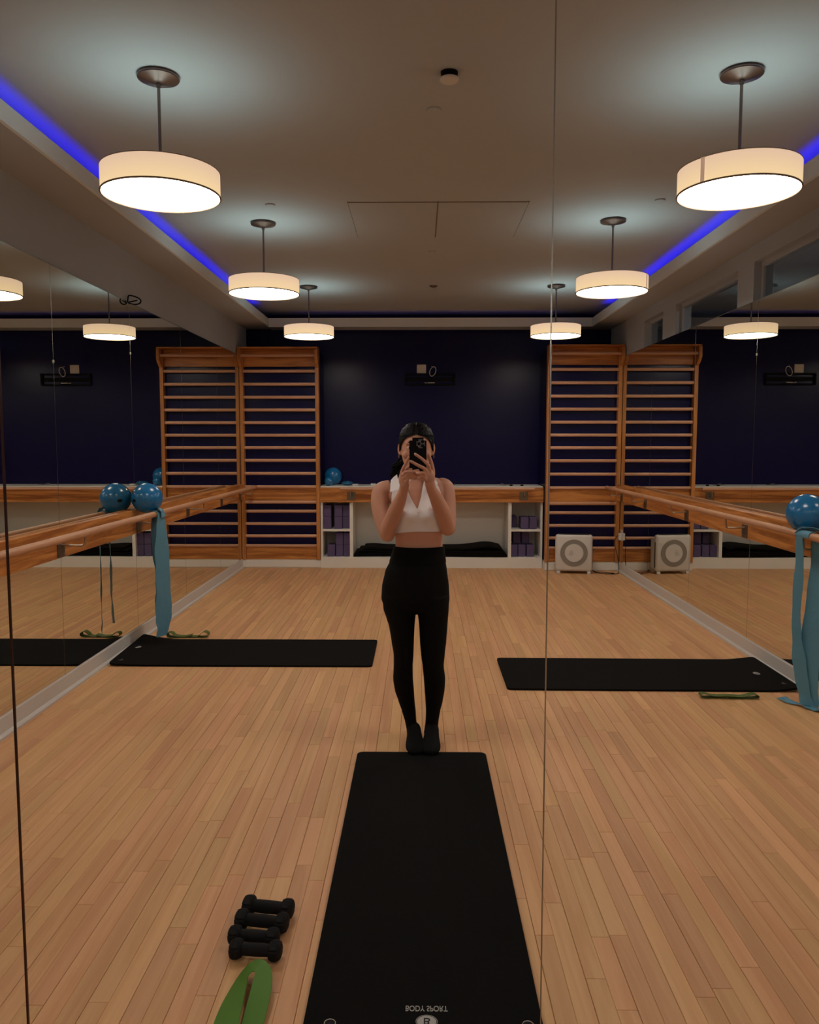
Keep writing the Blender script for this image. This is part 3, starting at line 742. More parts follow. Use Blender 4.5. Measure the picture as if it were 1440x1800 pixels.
loop_band([(1.78, 4.51, .012), (1.70, 4.52, .005), (1.64, 4.52, .006), (1.622, 4.52, .018), (1.64, 4.52, .028), (1.70, 4.515, .016), (1.78, 4.51, .018), (1.86, 4.51, .014), (1.92, 4.51, .028), (1.95, 4.51, .02), (1.94, 4.51, .007), (1.86, 4.51, .004), (1.78, 4.51, .006)],
          .022, .022, 'loop_band', 'thin green loop band lying in front of the right mat', M['green_dark'])
gr = [((-.470, 1.70, .004), (-.425, 1.70, .012)), ((-.498, 1.80, .003), (-.440, 1.80, .020)), ((-.512, 1.885, .003), (-.452, 1.885, .024)), ((-.512, 1.98, .004), (-.458, 1.97, .030)), ((-.502, 2.055, .008), (-.462, 2.04, .036)), ((-.487, 2.10, .022), (-.462, 2.065, .045)),
      ((-.465, 2.118, .042), (-.452, 2.075, .052)), ((-.436, 2.113, .056), (-.444, 2.07, .052)), ((-.408, 2.08, .052), (-.444, 2.055, .044)), ((-.398, 2.03, .040), (-.445, 2.02, .030)), ((-.396, 1.96, .026), (-.447, 1.97, .012)), ((-.398, 1.90, .018), (-.447, 1.91, .004)), ((-.408, 1.82, .014), (-.448, 1.84, .003)), ((-.425, 1.70, .014), (-.46, 1.70, .004))]
gr = [(Vector(a_)+Vector((0, -.034, -.25*a_[2]+.001)), Vector(b_)+Vector((0, -.034, -.25*b_[2]+.001))) for a_, b_ in gr]
gr = [(tuple(p+(p-q)*.13 for p, q in zip(a_, b_)), tuple(q+(q-p)*.03 for p, q in zip(a_, b_))) for a_, b_ in gr]
A = catmull([r_[0] for r_ in gr], 6); B = catmull([r_[1] for r_ in gr], 6)
tag(MB().ribbon(list(zip(A, B)), .0022).build('loop_band', M['green']), 'wide green loop band standing on edge in front of the dumbbells', 'resistance band', 'green loop bands')

# ---------------------------------------------------------------- dumbbells
def dumbbell(a, b, r, lb):
    a, b = Vector(a), Vector(b); mid = (a+b)/2; L = (b-a).length; ang = math.atan2(b.y-a.y, b.x-a.x)
    t = thing('dumbbell', lb, 'dumbbell', (mid.x, mid.y, 0), 'small black dumbbells', ang)
    hw = .0185
    def hexhead(x):
        mb = MB(); n = 6
        prof = [(x-hw, r*.62), (x-hw*.8, r*.86), (x-hw*.35, r), (x+hw*.35, r), (x+hw*.8, r*.86), (x+hw, r*.62)]
        bm = bmesh.new(); rings = []
        for px, pr in prof:
            rings.append([bm.verts.new((px, pr*math.cos(math.pi/6+math.pi/3*j)/math.cos(math.pi/6)*.97, r+pr*math.sin(math.pi/6+math.pi/3*j)/math.cos(math.pi/6)*.866*1.0)) for j in range(n)])
        for i in range(len(rings)-1):
            for j in range(n): bm.faces.new((rings[i][j], rings[i][(j+1) % n], rings[i+1][(j+1) % n], rings[i+1][j]))
        bm.faces.new(rings[0][::-1]); bm.faces.new(rings[-1])
        bmesh.ops.bevel(bm, geom=[e for e in bm.edges if abs(e.verts[0].co.x-e.verts[1].co.x) > 1e-5], offset=r*.16, segments=2, affect='EDGES')
        bmesh.ops.recalc_face_normals(bm, faces=bm.faces)
        return mb.bm(bm, True)
    for x in (-L/2, L/2):
        o = hexhead(x).build('head', M['neoprene']); o.parent = t
    o = MB().tube([(-L/2+hw*.8, 0, r), (-L/4, 0, r), (0, 0, r), (L/4, 0, r), (L/2-hw*.8, 0, r)], [r*.56, r*.58, r*.6, r*.58, r*.56], 20).build('handle', M['neoprene']); o.parent = t
dumbbell((-.530, 2.362, 0), (-.408, 2.343, 0), .033, 'black dumbbell farthest from the green band')
dumbbell((-.537, 2.291, 0), (-.413, 2.273, 0), .032, 'black dumbbell second from the far end of the row')
dumbbell((-.541, 2.218, 0), (-.429, 2.208, 0), .029, 'black dumbbell second from the green band')
dumbbell((-.522, 2.152, 0), (-.410, 2.144, 0), .030, 'black dumbbell nearest the green band')

# ---------------------------------------------------------------- air purifier in the right corner
ax, ay = 1.735, 8.92
t = thing('air_purifier', 'white square air purifier with a grey ring on its front', 'air purifier', (ax, ay, 0), None, R(-7))
def lp(mb, name, mat, par=None):
    o = mb.build(name, mat); o.parent = par or t; return o
w2 = .205
lp(MB().box(-w2, w2, -.055, .03, .03, .445, .03), 'front_case', M['plastic'])
lp(MB().box(-w2+.03, w2-.01, .031, .13, .04, .40, .012), 'rear_case', M['plastic'])
def disc(r0, r1, y0, y1, zc):
    mb = MB().lathe([(r0, 0), (r1, 0), (r1, y1-y0), (r0, y1-y0), (r0, 0)] if r0 > 0 else [(.001, 0), (r1, 0), (r1*.97, y1-y0), (.001, y1-y0)], 48)
    if r0 > 0: mb.f = [f for f in mb.f if len(f) == 4]; mb.smooth = mb.smooth[:len(mb.f)]
    mb.v = [(v[0], y0+v[2] if r0 > 0 else y1-v[2], zc+v[1]) for v in mb.v]; return mb
rg = lp(disc(.105, .152, -.059, -.050, .238), 'ring_grille', M['grey'])
lp(disc(0, .104, -.064, -.050, .238), 'centre_disc', M['plastic'])
for k in range(5): lp(MB().box(-.06+.004*k, -.01, -.0655, -.0638, .215+.012*k, .218+.012*k), 'vent_mark', M['grey'])
lp(MB().box(w2-.001, w2+.002, -.03, -.012, .07, .36), 'side_slot', M['darkslot'])
lp(MB().box(-w2+.04, w2-.04, -.04, .02, .444, .449, .002), 'control_panel', M['darkslot'])
for sx in (-1, 1):
    for yy in (-.045, .10): lp(MB().box(sx*.17-.02, sx*.17+.02, yy-.012, yy+.012, 0, .033, .004), 'foot', M['plastic'])
cp = thing('power_cord', 'thin dark power cord from the air purifier to the plug', 'cord', (2.0, 8.95, 0))
MB().tube(catmull([(1.965, 8.98, .03), (1.985, 8.94, .008), (2.08, 8.86, .006), (2.20, 8.85, .006), (2.235, 8.88, .02), (2.245, 8.94, .12), (2.235, 9.0, .24), (2.215, 9.035, .33), (2.235, 9.02, .40), (2.262, 9.0, .425)], 8), .0035, 8).build('cable', M['black'], cp)
MB().tube(catmull([(1.965, 9.0, .03), (2.0, 8.98, .006), (2.1, 8.95, .006), (2.18, 8.9, .006), (2.17, 8.86, .008), (2.08, 8.84, .006)], 8), .0035, 8).build('cable_slack', M['black'], cp)
t2 = thing('plug_adapter', 'white plug adapter on the right mirror beside the wall bars', 'plug', (2.27, 8.98, .42))
MB().box(XR-.004, XR-.0005, 8.94, 9.02, .36, .49, .001).build('socket_plate', M['plastic'], t2)
MB().box(XR-.034, XR-.004, 8.955, 9.005, .37, .45, .005).build('adapter', M['plastic'], t2)

# ---------------------------------------------------------------- the person
person = thing('person', 'person in a white halter crop top and black leggings holding up a phone', 'person', (.02, 3.78, 0.0125))
def ring(cx, cy, z, hw, hd, n=48, p=2.2, off=0, bust=True):
    out = []
    hw += off; hd += off
    for j in range(n):
        a = 2*math.pi*j/n; c, s_ = math.cos(a), math.sin(a)
        k = (abs(c)**p+abs(s_)**p)**(-1/p)
        x = cx+hw*k*c; y = cy+hd*k*s_
        if bust and s_ < 0: y -= bust_amt(x, z)*min(1, -s_*2)
        out.append((x, y, z))
    return out
def loft(mb, rings):
    n = len(rings[0]); v = [q for r_ in rings for q in r_]; f = []
    for i in range(len(rings)-1):
        for j in range(n): f.append((i*n+j, i*n+(j+1) % n, (i+1)*n+(j+1) % n, (i+1)*n+j))
    f += [tuple(range(n))[::-1], tuple(range((len(rings)-1)*n, len(rings)*n))]
    return mb.add(v, f, True)
BL = (-0.0610, 3.7000, 1.1290); BR = (0.0510, 3.7000, 1.1290)
def bust_amt(x, z):
    g = 0
    for b in (BL, BR):
        dz = z-b[2]
        sz = .055 if dz > 0 else .036
        g += math.exp(-((x-b[0])/.048)**2-(dz/sz)**2)
    return .036*g
def interp(tab, z):
    """tab rows (z, cx, cy, hw, hd), descending z"""
    if z >= tab[0][0]: return tab[0][1:]
    if z <= tab[-1][0]: return tab[-1][1:]
    for a, b in zip(tab, tab[1:]):
        if a[0] >= z >= b[0]:
            t = (a[0]-z)/(a[0]-b[0]); t = t*t*(3-2*t)*.4+t*.6
            return tuple(a[k]+(b[k]-a[k])*t for k in range(1, 5))
TOR = [(1.3130, -0.0025, 3.8000, 0.0485, 0.0500), (1.3000, 0.0085, 3.8000, 0.0895, 0.0500), (1.2860, 0.0040, 3.8000, 0.1260, 0.0550), (1.2700, -0.0055, 3.8000, 0.1495, 0.0620), (1.2480, -0.0120, 3.8000, 0.1590, 0.0720), (1.2150, -0.0105, 3.8000, 0.1495, 0.0840),
       (1.1770, -0.0080, 3.8000, 0.1360, 0.0920), (1.1390, -0.0065, 3.8000, 0.1295, 0.0940), (1.0980, -0.0065, 3.8000, 0.1245, 0.0920), (1.0430, -0.0050, 3.8000, 0.1200, 0.0880), (1.0020, -0.0035, 3.8000, 0.1165, 0.0840), (0.9600, -0.0025, 3.8000, 0.1175, 0.0870),
       (0.9030, -0.0090, 3.8100, 0.1330, 0.1000), (0.8470, -0.0170, 3.8150, 0.1500, 0.1120), (0.7760, -0.0200, 3.8200, 0.1620, 0.1200), (0.7150, -0.0200, 3.8200, 0.1650, 0.1180), (0.6770, -0.0160, 3.8150, 0.1550, 0.1050), (0.6500, -0.0185, 3.8100, 0.0525, 0.0600)]
LEGS = [[(0.7350, -0.0940, 3.8150, 0.0870, 0.1050), (0.6660, -0.0950, 3.8120, 0.0810, 0.1000), (0.6270, -0.0910, 3.8100, 0.0710, 0.0940), (0.5820, -0.0860, 3.8100, 0.0620, 0.0880), (0.5130, -0.0820, 3.8050, 0.0550, 0.0780), (0.4440, -0.0775, 3.8000, 0.0485, 0.0670), (0.3870, -0.0795, 3.8000, 0.0465, 0.0620), (0.3180, -0.0810, 3.8150, 0.0490, 0.0620),
         (0.2600, -0.0745, 3.8250, 0.0475, 0.0600), (0.2070, -0.0645, 3.8300, 0.0405, 0.0530), (0.1500, -0.0520, 3.8300, 0.0340, 0.0440), (0.1000, -0.0430, 3.8250, 0.0280, 0.0380), (0.0580, -0.0340, 3.8200, 0.0290, 0.0370), (0.0200, -0.0275, 3.8150, 0.0295, 0.0420)],
        [(0.7360, 0.0585, 3.8150, 0.0855, 0.1050), (0.6660, 0.0640, 3.8120, 0.0780, 0.1000), (0.6280, 0.0660, 3.8100, 0.0730, 0.0940), (0.5830, 0.0670, 3.8100, 0.0690, 0.0880), (0.5140, 0.0660, 3.8050, 0.0650, 0.0780), (0.4440, 0.0650, 3.8000, 0.0580, 0.0670), (0.3880, 0.0665, 3.8000, 0.0515, 0.0620), (0.3180, 0.0740, 3.8150, 0.0530, 0.0620),
         (0.2610, 0.0745, 3.8250, 0.0495, 0.0600), (0.2080, 0.0725, 3.8300, 0.0435, 0.0530), (0.1500, 0.0670, 3.8300, 0.0350, 0.0440), (0.1000, 0.0620, 3.8250, 0.0320, 0.0380), (0.0590, 0.0575, 3.8200, 0.0335, 0.0370), (0.0200, 0.0590, 3.8150, 0.0380, 0.0420)]]
def leg_rings(L, off):
    z0, z1 = L[0][0], L[-1][0]; n = 40
    return [(lambda z: ring(*(lambda q: (q[0], q[1], z, q[2], q[3]))(interp(L, z)), off=off, p=2.05, bust=False))(z0+(z1-z0)*i/n) for i in range(n+1)]
def torso_rings(zt, zb, off, n=44):
    out = []
    for i in range(n+1):
        z = zt+(zb-zt)*i/n; q = interp(TOR, z); out.append(ring(q[0], q[1], z, q[2], q[3], off=off, n=64))
    return out
def foot(mb, heel, toe, off=0):
    """heel and toe points on the mat, a low tapering loft"""
    h, t_ = Vector(heel), Vector(toe); d = (t_-h); n = 14
    side = Vector((-d.y, d.x, 0)).normalized()
    rs = []
    prof = [(0, .018, .030), (.06, .030, .062), (.16, .033, .082), (.30, .034, .088), (.45, .036, .070), (.60, .041, .052), (.75, .045, .040), (.88, .043, .031), (.97, .030, .024), (1.0, .014, .014)]
    for u, hw, ht in prof:
        c = h+d*u; r_ = []
        for j in range(24):
            a = 2*math.pi*j/24
            zz = (ht/2)*(1+math.sin(a))
            r_.append(tuple(c+side*(hw+off)*math.cos(a)+Vector((0, 0, zz+(off if math.sin(a) > 0 else 0)))))
        rs.append(r_)
    return loft(mb, rs)
FEET = [((-0.0300, 3.8600, -0.0210)[0], 3.872, .0135, (-0.0170, 3.6000, 0.0010)[0], 3.62), ((0.0640, 3.8600, -0.0200)[0], 3.872, .0135, (0.0520, 3.6000, 0.0010)[0], 3.615)]
def feet(mb, off):
    for hx, hy, z, tx, ty in FEET: foot(mb, (hx, hy, z), (tx, ty, z), off)
def remeshed(mb, name, mat, voxel, smooth=4, parent=None, colfn=None):
    tmp = mb.build('tmp', mat)
    m1 = tmp.modifiers.new('r', 'REMESH'); m1.mode = 'VOXEL'; m1.voxel_size = voxel; m1.use_smooth_shade = True
    m2 = tmp.modifiers.new('s', 'SMOOTH'); m2.factor = .5; m2.iterations = smooth
    dg = bpy.context.evaluated_depsgraph_get(); dg.update()
    me = bpy.data.meshes.new_from_object(tmp.evaluated_get(dg)); me.name = name
    bpy.data.objects.remove(tmp)
    me.materials.clear(); me.materials.append(mat)
    o = bpy.data.objects.new(name, me); C.objects.link(o)
    if parent is not None: o.parent = parent; o.location = -parent_loc(parent)
    return o
body = MB()
loft(body, torso_rings(TOR[0][0], TOR[-1][0], -.004))
for L in LEGS: loft(body, leg_rings(L, -.005))
feet(body, -.004)
# neck and head
hx = (-0.0160, 3.8000, 1.4380)[0]
body.tube([(-0.0030, 3.8100, 1.2750), (-0.0050, 3.8000, 1.3130), (-0.0110, 3.7950, 1.3620), (-0.0130, 3.8000, 1.3970)], [.058, .048, .047, .05], 24)
HEAD = [(1.5580, -0.0160, 3.8150, 0.0120, 0.0200), (1.5500, -0.0160, 3.8150, 0.0400, 0.0550), (1.5340, -0.0160, 3.8120, 0.0600, 0.0780), (1.5070, -0.0160, 3.8080, 0.0710, 0.0920), (1.4750, -0.0160, 3.8030, 0.0740, 0.0960), (1.4430, -0.0160, 3.8000, 0.0730, 0.0930),
        (1.4110, -0.0160, 3.7950, 0.0700, 0.0880), (1.3850, -0.0160, 3.7900, 0.0640, 0.0800), (1.3610, -0.0160, 3.7800, 0.0540, 0.0700), (1.3420, -0.0160, 3.7650, 0.0400, 0.0520), (1.3290, -0.0160, 3.7500, 0.0200, 0.0300)]
hr = []
for i in range(37):
    z = HEAD[0][0]+(HEAD[-1][0]-HEAD[0][0])*i/36; q = interp(HEAD, z); hr.append(ring(q[0], q[1], z, q[2], q[3], n=40, p=2.15, bust=False))
loft(body, hr)
def face_pt(px_, z, out=0):
    q = interp(HEAD, z); dx = px_/q[2]
    return Vector((q[0]+px_, q[1]-q[3]*max(0, 1-abs(dx)**2.15)**(1/2.15)-out, z))
ze = (-0.0160, 3.7100, 1.4460)[2]; zn = (-0.0160, 3.7000, 1.4040)[2]; zm = (-0.0160, 3.7000, 1.3780)[2]; zb_ = (-0.0160, 3.7100, 1.4650)[2]
body.tube([face_pt(0, ze+.008, -.006), face_pt(0, ze-.012, .002), face_pt(0, zn+.008, .010), face_pt(0, zn, .008)], [.006, .009, .012, .009], 12)
body.ball(face_pt(-.012, zn, .0), .008, 12, 8).ball(face_pt(.012, zn, .0), .008, 12, 8)
body.ball(face_pt(0, zm+.004, .001), .022, 16, 8, sy=.3, sz=.22).ball(face_pt(0, zm-.005, .001), .020, 16, 8, sy=.34, sz=.28)
body.ball(face_pt(-.032, zb_, -.004), .022, 14, 8, sy=.4, sz=.25).ball(face_pt(.032, zb_, -.004), .022, 14, 8, sy=.4, sz=.25)
body.ball(face_pt(-.042, zn+.008, -.010), .022, 14, 8, sy=.7).ball(face_pt(.042, zn+.008, -.010), .022, 14, 8, sy=.7)
for s in (-1, 1):
    ex = hx+s*.074
    zc = (-0.1060, 3.8100, 1.4400)[2]
    body.ball((ex+s*.006, 3.805, zc), .029, 16, 10, sx=.28, sy=.62, sz=1.0, rot=Matrix.Rotation(-s*.35, 3, 'Z'))
    body.ball((ex+s*.004, 3.797, zc-.022), .010, 10, 8, sx=.6)
# arms
def arm(pts, rs): body.tube(catmull(pts, 6), [x for i in range(len(rs)-1) for x in [rs[i]+(rs[i+1]-rs[i])*k/6 for k in range(6)]]+[rs[-1]], 24)
arm([(-0.1360, 3.8000, 1.2530), (-0.1790, 3.8000, 1.2370), (-0.1900, 3.7850, 1.1940), (-0.1860, 3.7650, 1.1420), (-0.1690, 3.7400, 1.0790), (-0.1550, 3.7250, 1.0460)], [.040, .046, .043, .039, .035, .034])
body.ball((-0.1520, 3.7280, 1.0400), .036, 20, 14)
arm([(-0.1550, 3.7250, 1.0430), (-0.1380, 3.6950, 1.0920), (-0.1130, 3.6600, 1.1540), (-0.0900, 3.6200, 1.2070), (-0.0740, 3.5900, 1.2520), (-0.0690, 3.5750, 1.2820)], [.034, .037, .035, .028, .0215, .021])
arm([(0.0930, 3.8000, 1.2620), (0.1200, 3.8000, 1.2540), (0.1300, 3.7850, 1.2000), (0.1330, 3.7650, 1.1500), (0.1350, 3.7400, 1.1040), (0.1310, 3.7250, 1.0730)], [.040, .043, .041, .039, .037, .035])
body.ball((0.1320, 3.7280, 1.0700), .037, 20, 14)
arm([(0.1310, 3.7250, 1.0730), (0.1170, 3.6950, 1.1220), (0.0950, 3.6600, 1.1720), (0.0730, 3.6200, 1.2220), (0.0540, 3.5900, 1.2600), (0.0460, 3.5750, 1.2870)], [.035, .038, .036, .030, .0235, .023])
# hands: palm, four fingers and a thumb each
def hand(palm, fingers):
    for (c, r_, sx, sy, sz, rot) in palm: body.ball(c, r_, 20, 14, sx=sx, sy=sy, sz=sz, rot=Matrix.Rotation(rot, 3, 'Y'))
    for pts, r0, r1 in fingers:
        q = catmull(pts, 5); n = len(q); body.tube(q, [r0+(r1-r0)*i/(n-1) for i in range(n)], 12)
        body.ball(q[-1], r1*1.02, 12, 8)
hand([((-0.0710, 3.5720, 1.3050), .036, .66, .42, 1.0, .10), ((-0.0690, 3.5740, 1.2790), .024, .9, .75, 1, 0)],
     [([(-0.0810, 3.5680, 1.3180), (-0.0790, 3.5660, 1.3430), (-0.0630, 3.5620, 1.3760), (-0.0490, 3.5600, 1.4040)], .0088, .0066),   # index along the phone edge
      ([(-0.0730, 3.5560, 1.3230), (-0.0630, 3.5450, 1.3390), (-0.0380, 3.5410, 1.3400), (-0.0070, 3.5410, 1.3470)], .0088, .0068),
      ([(-0.0680, 3.5560, 1.3110), (-0.0560, 3.5460, 1.3250), (-0.0350, 3.5450, 1.3280), (-0.0130, 3.5520, 1.3260)], .0086, .0066),
      ([(-0.0610, 3.5580, 1.2930), (-0.0510, 3.5480, 1.3100), (-0.0350, 3.5490, 1.3130), (-0.0200, 3.5560, 1.3090)], .0078, .0060),
      ([(-0.0820, 3.5850, 1.2910), (-0.0850, 3.5950, 1.3190), (-0.0670, 3.5920, 1.3450), (-0.0460, 3.5800, 1.3630)], .0105, .0080)])         # thumb on the screen side
hand([((0.0400, 3.5660, 1.3180), .038, .72, .42, 1.0, -.35), ((0.0470, 3.5730, 1.2840), .026, .9, .75, 1, 0)],
     [([(0.0460, 3.5600, 1.3410), (0.0380, 3.5450, 1.3690), (0.0130, 3.5410, 1.3950), (-0.0190, 3.5440, 1.4180)], .0092, .0068),
      ([(0.0330, 3.5560, 1.3280), (0.0240, 3.5410, 1.3520), (-0.0050, 3.5380, 1.3680), (-0.0390, 3.5420, 1.3870)], .0092, .0068),
      ([(0.0280, 3.5580, 1.3160), (0.0200, 3.5410, 1.3330), (0.0050, 3.5390, 1.3350), (-0.0120, 3.5300, 1.3330)], .0086, .0066),
      ([(0.0310, 3.5600, 1.3000), (0.0200, 3.5450, 1.3150), (0.0050, 3.5430, 1.3170), (-0.0070, 3.5380, 1.3150)], .0080, .0062),
      ([(0.0540, 3.5800, 1.2990), (0.0600, 3.5850, 1.3370), (0.0510, 3.5780, 1.3810), (0.0400, 3.5740, 1.4140)], .0112, .0080)])
b_ = remeshed(body, 'body', M['skin'], .0034, 3, person)
# fingernails
for p_ in ((-0.0200, 3.5360, 1.4200), (-0.0400, 3.5340, 1.3880)): MB().ball(p_, .006, 12, 8, sx=.9, sy=.4, sz=.75, rot=Matrix.Rotation(.6, 3, 'Y')).build('fingernail', M['nail'], person)
for s in (-1, 1):
    e = face_pt(s*.031, ze, -.006)
    ey = MB().ball(e, .0115, 16, 12, sz=.62).build('eye', M['plastic'], person)
    MB().ball(e+Vector((0, -.0095, 0)), .005, 12, 8, sy=.5).build('iris', M['hair'], ey)
    MB().tube([face_pt(s*.016, zb_+.002, .003), face_pt(s*.032, zb_+.007, .003), face_pt(s*.048, zb_+.003, .001)], [.002, .003, .0015], 8).build('eyebrow', M['hair'], person)
    er = MB().tube([(hx+s*.083+.001*math.cos(a), 3.795+.004*math.cos(a), zc-.034+.008*math.sin(a)) for a in [i*math.pi/8 for i in range(16)]], .0014, 6, closed=True).build('hoop_earring', M['chrome'], person)
MB().ball(face_pt(0, zm, .004), .019, 16, 8, sy=.22, sz=.18).build('lips', plain('lips', (.30, .09, .07, 1), .45), person)
# hair: smooth cap drawn back from a centre parting, and a curly ponytail
zt = HEAD[0][0]+.009; zbot = (-0.0160, 3.8500, 1.3610)[2]
rows = []; nr, na = 34, 60
hl = [((-0.0160, 3.7100, 1.5040)[2], 0.02), ((-0.0160, 3.7100, 1.4990)[2], .45), ((-0.0160, 3.7100, 1.4830)[2], .80), ((-0.0160, 3.7100, 1.4590)[2], 1.12), ((-0.0160, 3.7100, 1.4330)[2], 1.42), ((-0.0160, 3.7100, 1.3960)[2], 1.75), (zbot, 2.3)]
def opening(z):
    if z >= hl[0][0]: return 0.0
    for a, b in zip(hl, hl[1:]):
        if a[0] >= z >= b[0]: return a[1]+(b[1]-a[1])*(a[0]-z)/(a[0]-b[0])
    return hl[-1][1]
V = []; F = []
for lay, off in ((0, .009), (1, -.006)):
    for i in range(nr+1):
        z = zt+(zbot-zt)*i/nr - (0 if lay == 0 else .001)
        q = interp(HEAD, min(z, HEAD[0][0]))
        hw, hd = q[2], q[3]
        if z > HEAD[1][0]: hw = max(.004, .046*math.sqrt(max(0, (zt-z)/(zt-HEAD[1][0])))); hd = hw*1.3
        o_ = opening(z)
        for j in range(na+1):
            a = -math.pi/2+o_+(2*math.pi-2*o_)*j/na
            p = 2.15; c, s_ = math.cos(a), math.sin(a); k = (abs(c)**p+abs(s_)**p)**(-1/p)
            part = .004*math.exp(-((hw*k*c)/.006)**2) if s_ < .3 else 0
            rip = .0015*math.sin(a*26+z*60)
            oo = off+(rip-part if lay == 0 else 0)
            V.append((q[0]+(hw+oo)*k*c, q[1]+.004+(hd+oo)*k*s_, z))
W_ = na+1; NN = (nr+1)*W_
for i in range(nr):
    for j in range(na):
        a = i*W_+j; F += [(a, a+1, a+W_+1, a+W_), (a+NN, a+W_+NN, a+W_+1+NN, a+1+NN)]
for i in range(nr):
    for j in (0, na): a = i*W_+j; F.append((a, a+W_, a+W_+NN, a+NN))
for j in range(na):
    for i in (0, nr): a = i*W_+j; F.append((a, a+1, a+1+NN, a+NN))
hair = MB().add(V, F, True).build('hair', M['hair'], person)
pt_ = MB(); rnd = random.Random(3)
for k in range(46):
    a = Vector((hx-.035+rnd.uniform(-.02, .02), 3.875+rnd.uniform(-.02, .02), (-0.1050, 3.8700, 1.3930)[2]+rnd.uniform(-.015, .02)))
    e = Vector(((-0.1190, 3.8700, 1.3100)[0]+rnd.uniform(-.018, .022), 3.87+rnd.uniform(-.03, .03), (-0.1190, 3.8700, 1.3050)[2]+rnd.uniform(-.02, .03)))
    ph = rnd.uniform(0, 6.28); pts = []
    for i in range(14):
        u = i/13; p = a.lerp(e, u)+Vector((-.028*math.sin(u*math.pi), 0, 0)); am = .007*u**.5+.001
        pts.append(p+Vector((am*math.sin(u*15+ph), am*math.cos(u*15+ph), 0)))
    pt_.tube(pts, [.0055-.004*i/13 for i in range(14)], 6)
pt_.build('ponytail', M['hair'], hair)
# leggings, socks
lg = MB(); zw = (-0.0070, 3.7200, 0.9740)[2]
loft(lg, torso_rings(zw, TOR[-1][0], .001, 40))
zcut = (-0.0070, 3.8200, 0.0350)[2]
for L in LEGS:
    rr = [r_ for r_ in leg_rings(L, 0) if r_[0][2] >= zcut]; loft(lg, rr)
leg_o = remeshed(lg, 'leggings', M['legging'], .0045, 3, person)
MB().add(*(lambda rs: ([q for r_ in rs for q in r_], [(i*64+j, i*64+(j+1) % 64, (i+1)*64+(j+1) % 64, (i+1)*64+j) for i in range(len(rs)-1) for j in range(64)]))(
    [ring(*(lambda q: (q[0], q[1], z_, q[2], q[3]))(interp(TOR, z_)), off=o_, n=64) for z_, o_ in ((zw-.075, .001), (zw-.075, .0035), (zw+.002, .0038), (zw+.003, .001), (zw-.0, -.006))]), True).build('waistband', M['legging'], leg_o)
for s in (0, 1):
    sk = MB(); hx_, hy_, z_, tx_, ty_ = FEET[s]; foot(sk, (hx_, hy_+.003, z_-.0), (tx_, ty_-.008, z_-.0), .0015)
    L = LEGS[s]; zs_ = zcut+.006
    rr = []
    for i in range(9):
        z = zs_+(.055-zs_)*i/8; q = interp(L, z); rr.append(ring(q[0], q[1], z, q[2], q[3], off=.0015, n=32, p=2, bust=False))
    loft(sk, rr); remeshed(sk, 'sock', M['legging'], .004, 4, person)
# white halter crop top
def front(x, z, off):
    q = interp(TOR, z); dx = min(.995, abs(x-q[0])/(q[2]+off)); p = 2.2
    return q[1]-(q[3]+off)*(1-dx**p)**(1/p)-bust_amt(x, z)
ztop = (-0.0080, 3.7200, 1.1650)[2]; zh0 = (-0.0080, 3.7300, 1.0540)[2]
rs = []
nrow = 22
cxm = interp(TOR, zh0)[0]
for i in range(nrow+1):
    u = i/nrow; rg_ = []
    for j in range(96):
        a = 2*math.pi*j/96
        z = ztop+(zh0-ztop)*u
        q = interp(TOR, z); c, s_ = math.cos(a), math.sin(a); p = 2.2; k = (abs(c)**p+abs(s_)**p)**(-1/p)
        x = q[0]+(q[2]+.006)*k*c; y = q[1]+(q[3]+.006)*k*s_
        dz = -.018*u*max(0, -c)**2*(1 if c < 0 else 0)-.004*u*max(0, c)**2
        if s_ < 0:
            fold = .003*math.sin(math.atan2(z-ztop, x-cxm)*16)*math.exp(-abs(x-cxm)/.05)*(1-u)
            y -= (bust_amt(x, z)*(1-.25*math.exp(-((x-cxm)/.016)**2)))*min(1, -s_*2)*(1 if u < .6 else 1)+fold
        rg_.append((x, y, z+dz))
    rs.append(rg_)
inner = [[(cxm+(x-cxm)*.985, 3.80+(y-3.80)*.97, z) for x, y, z in r_] for r_ in rs[::-1]]
allr = rs+inner; n = 96
Vt = [q for r_ in allr for q in r_]; Ft = []
for i in range(len(allr)):
    i2 = (i+1) % len(allr)
    for j in range(n): Ft.append((i*n+j, i*n+(j+1) % n, i2*n+(j+1) % n, i2*n+j))
top = MB().add(Vt, Ft, True).build('crop_top', M['top'], person)
def panel(rows, name):
    """rows of (outer x, inner x, z) laid on the chest"""
    O = catmull([(r_[0], 0, r_[2]) for r_ in rows], 4); I = catmull([(r_[1], 0, r_[2]) for r_ in rows], 4)
    V = []; F = []; m_ = 14
    for lay in (.0075, .0035):
        for k_, (o_, i_) in enumerate(zip(O, I)):
            tp = lay-.0035*max(0, (k_-len(O)+9)/8)
            for j in range(m_+1):
                u = j/m_; x = o_.x+(i_.x-o_.x)*u; z = o_.z
                V.append((x, front(x, z, tp)-(.0012*math.sin(u*9+z*40) if lay > .005 else 0), z))
    W2 = m_+1; R2 = len(O); N2 = R2*W2
    for i in range(R2-1):
        for j in range(m_): a = i*W2+j; F += [(a, a+1, a+W2+1, a+W2), (a+N2, a+W2+N2, a+W2+1+N2, a+1+N2)]
    for i in range(R2-1):
        for j in (0, m_): a = i*W2+j; F.append((a, a+W2, a+W2+N2, a+N2))
    for j in range(m_):
        for i in (0, R2-1): a = i*W2+j; F.append((a, a+1, a+1+N2, a+N2))
    return MB().add(V, F, True).build(name, M['top'], top)
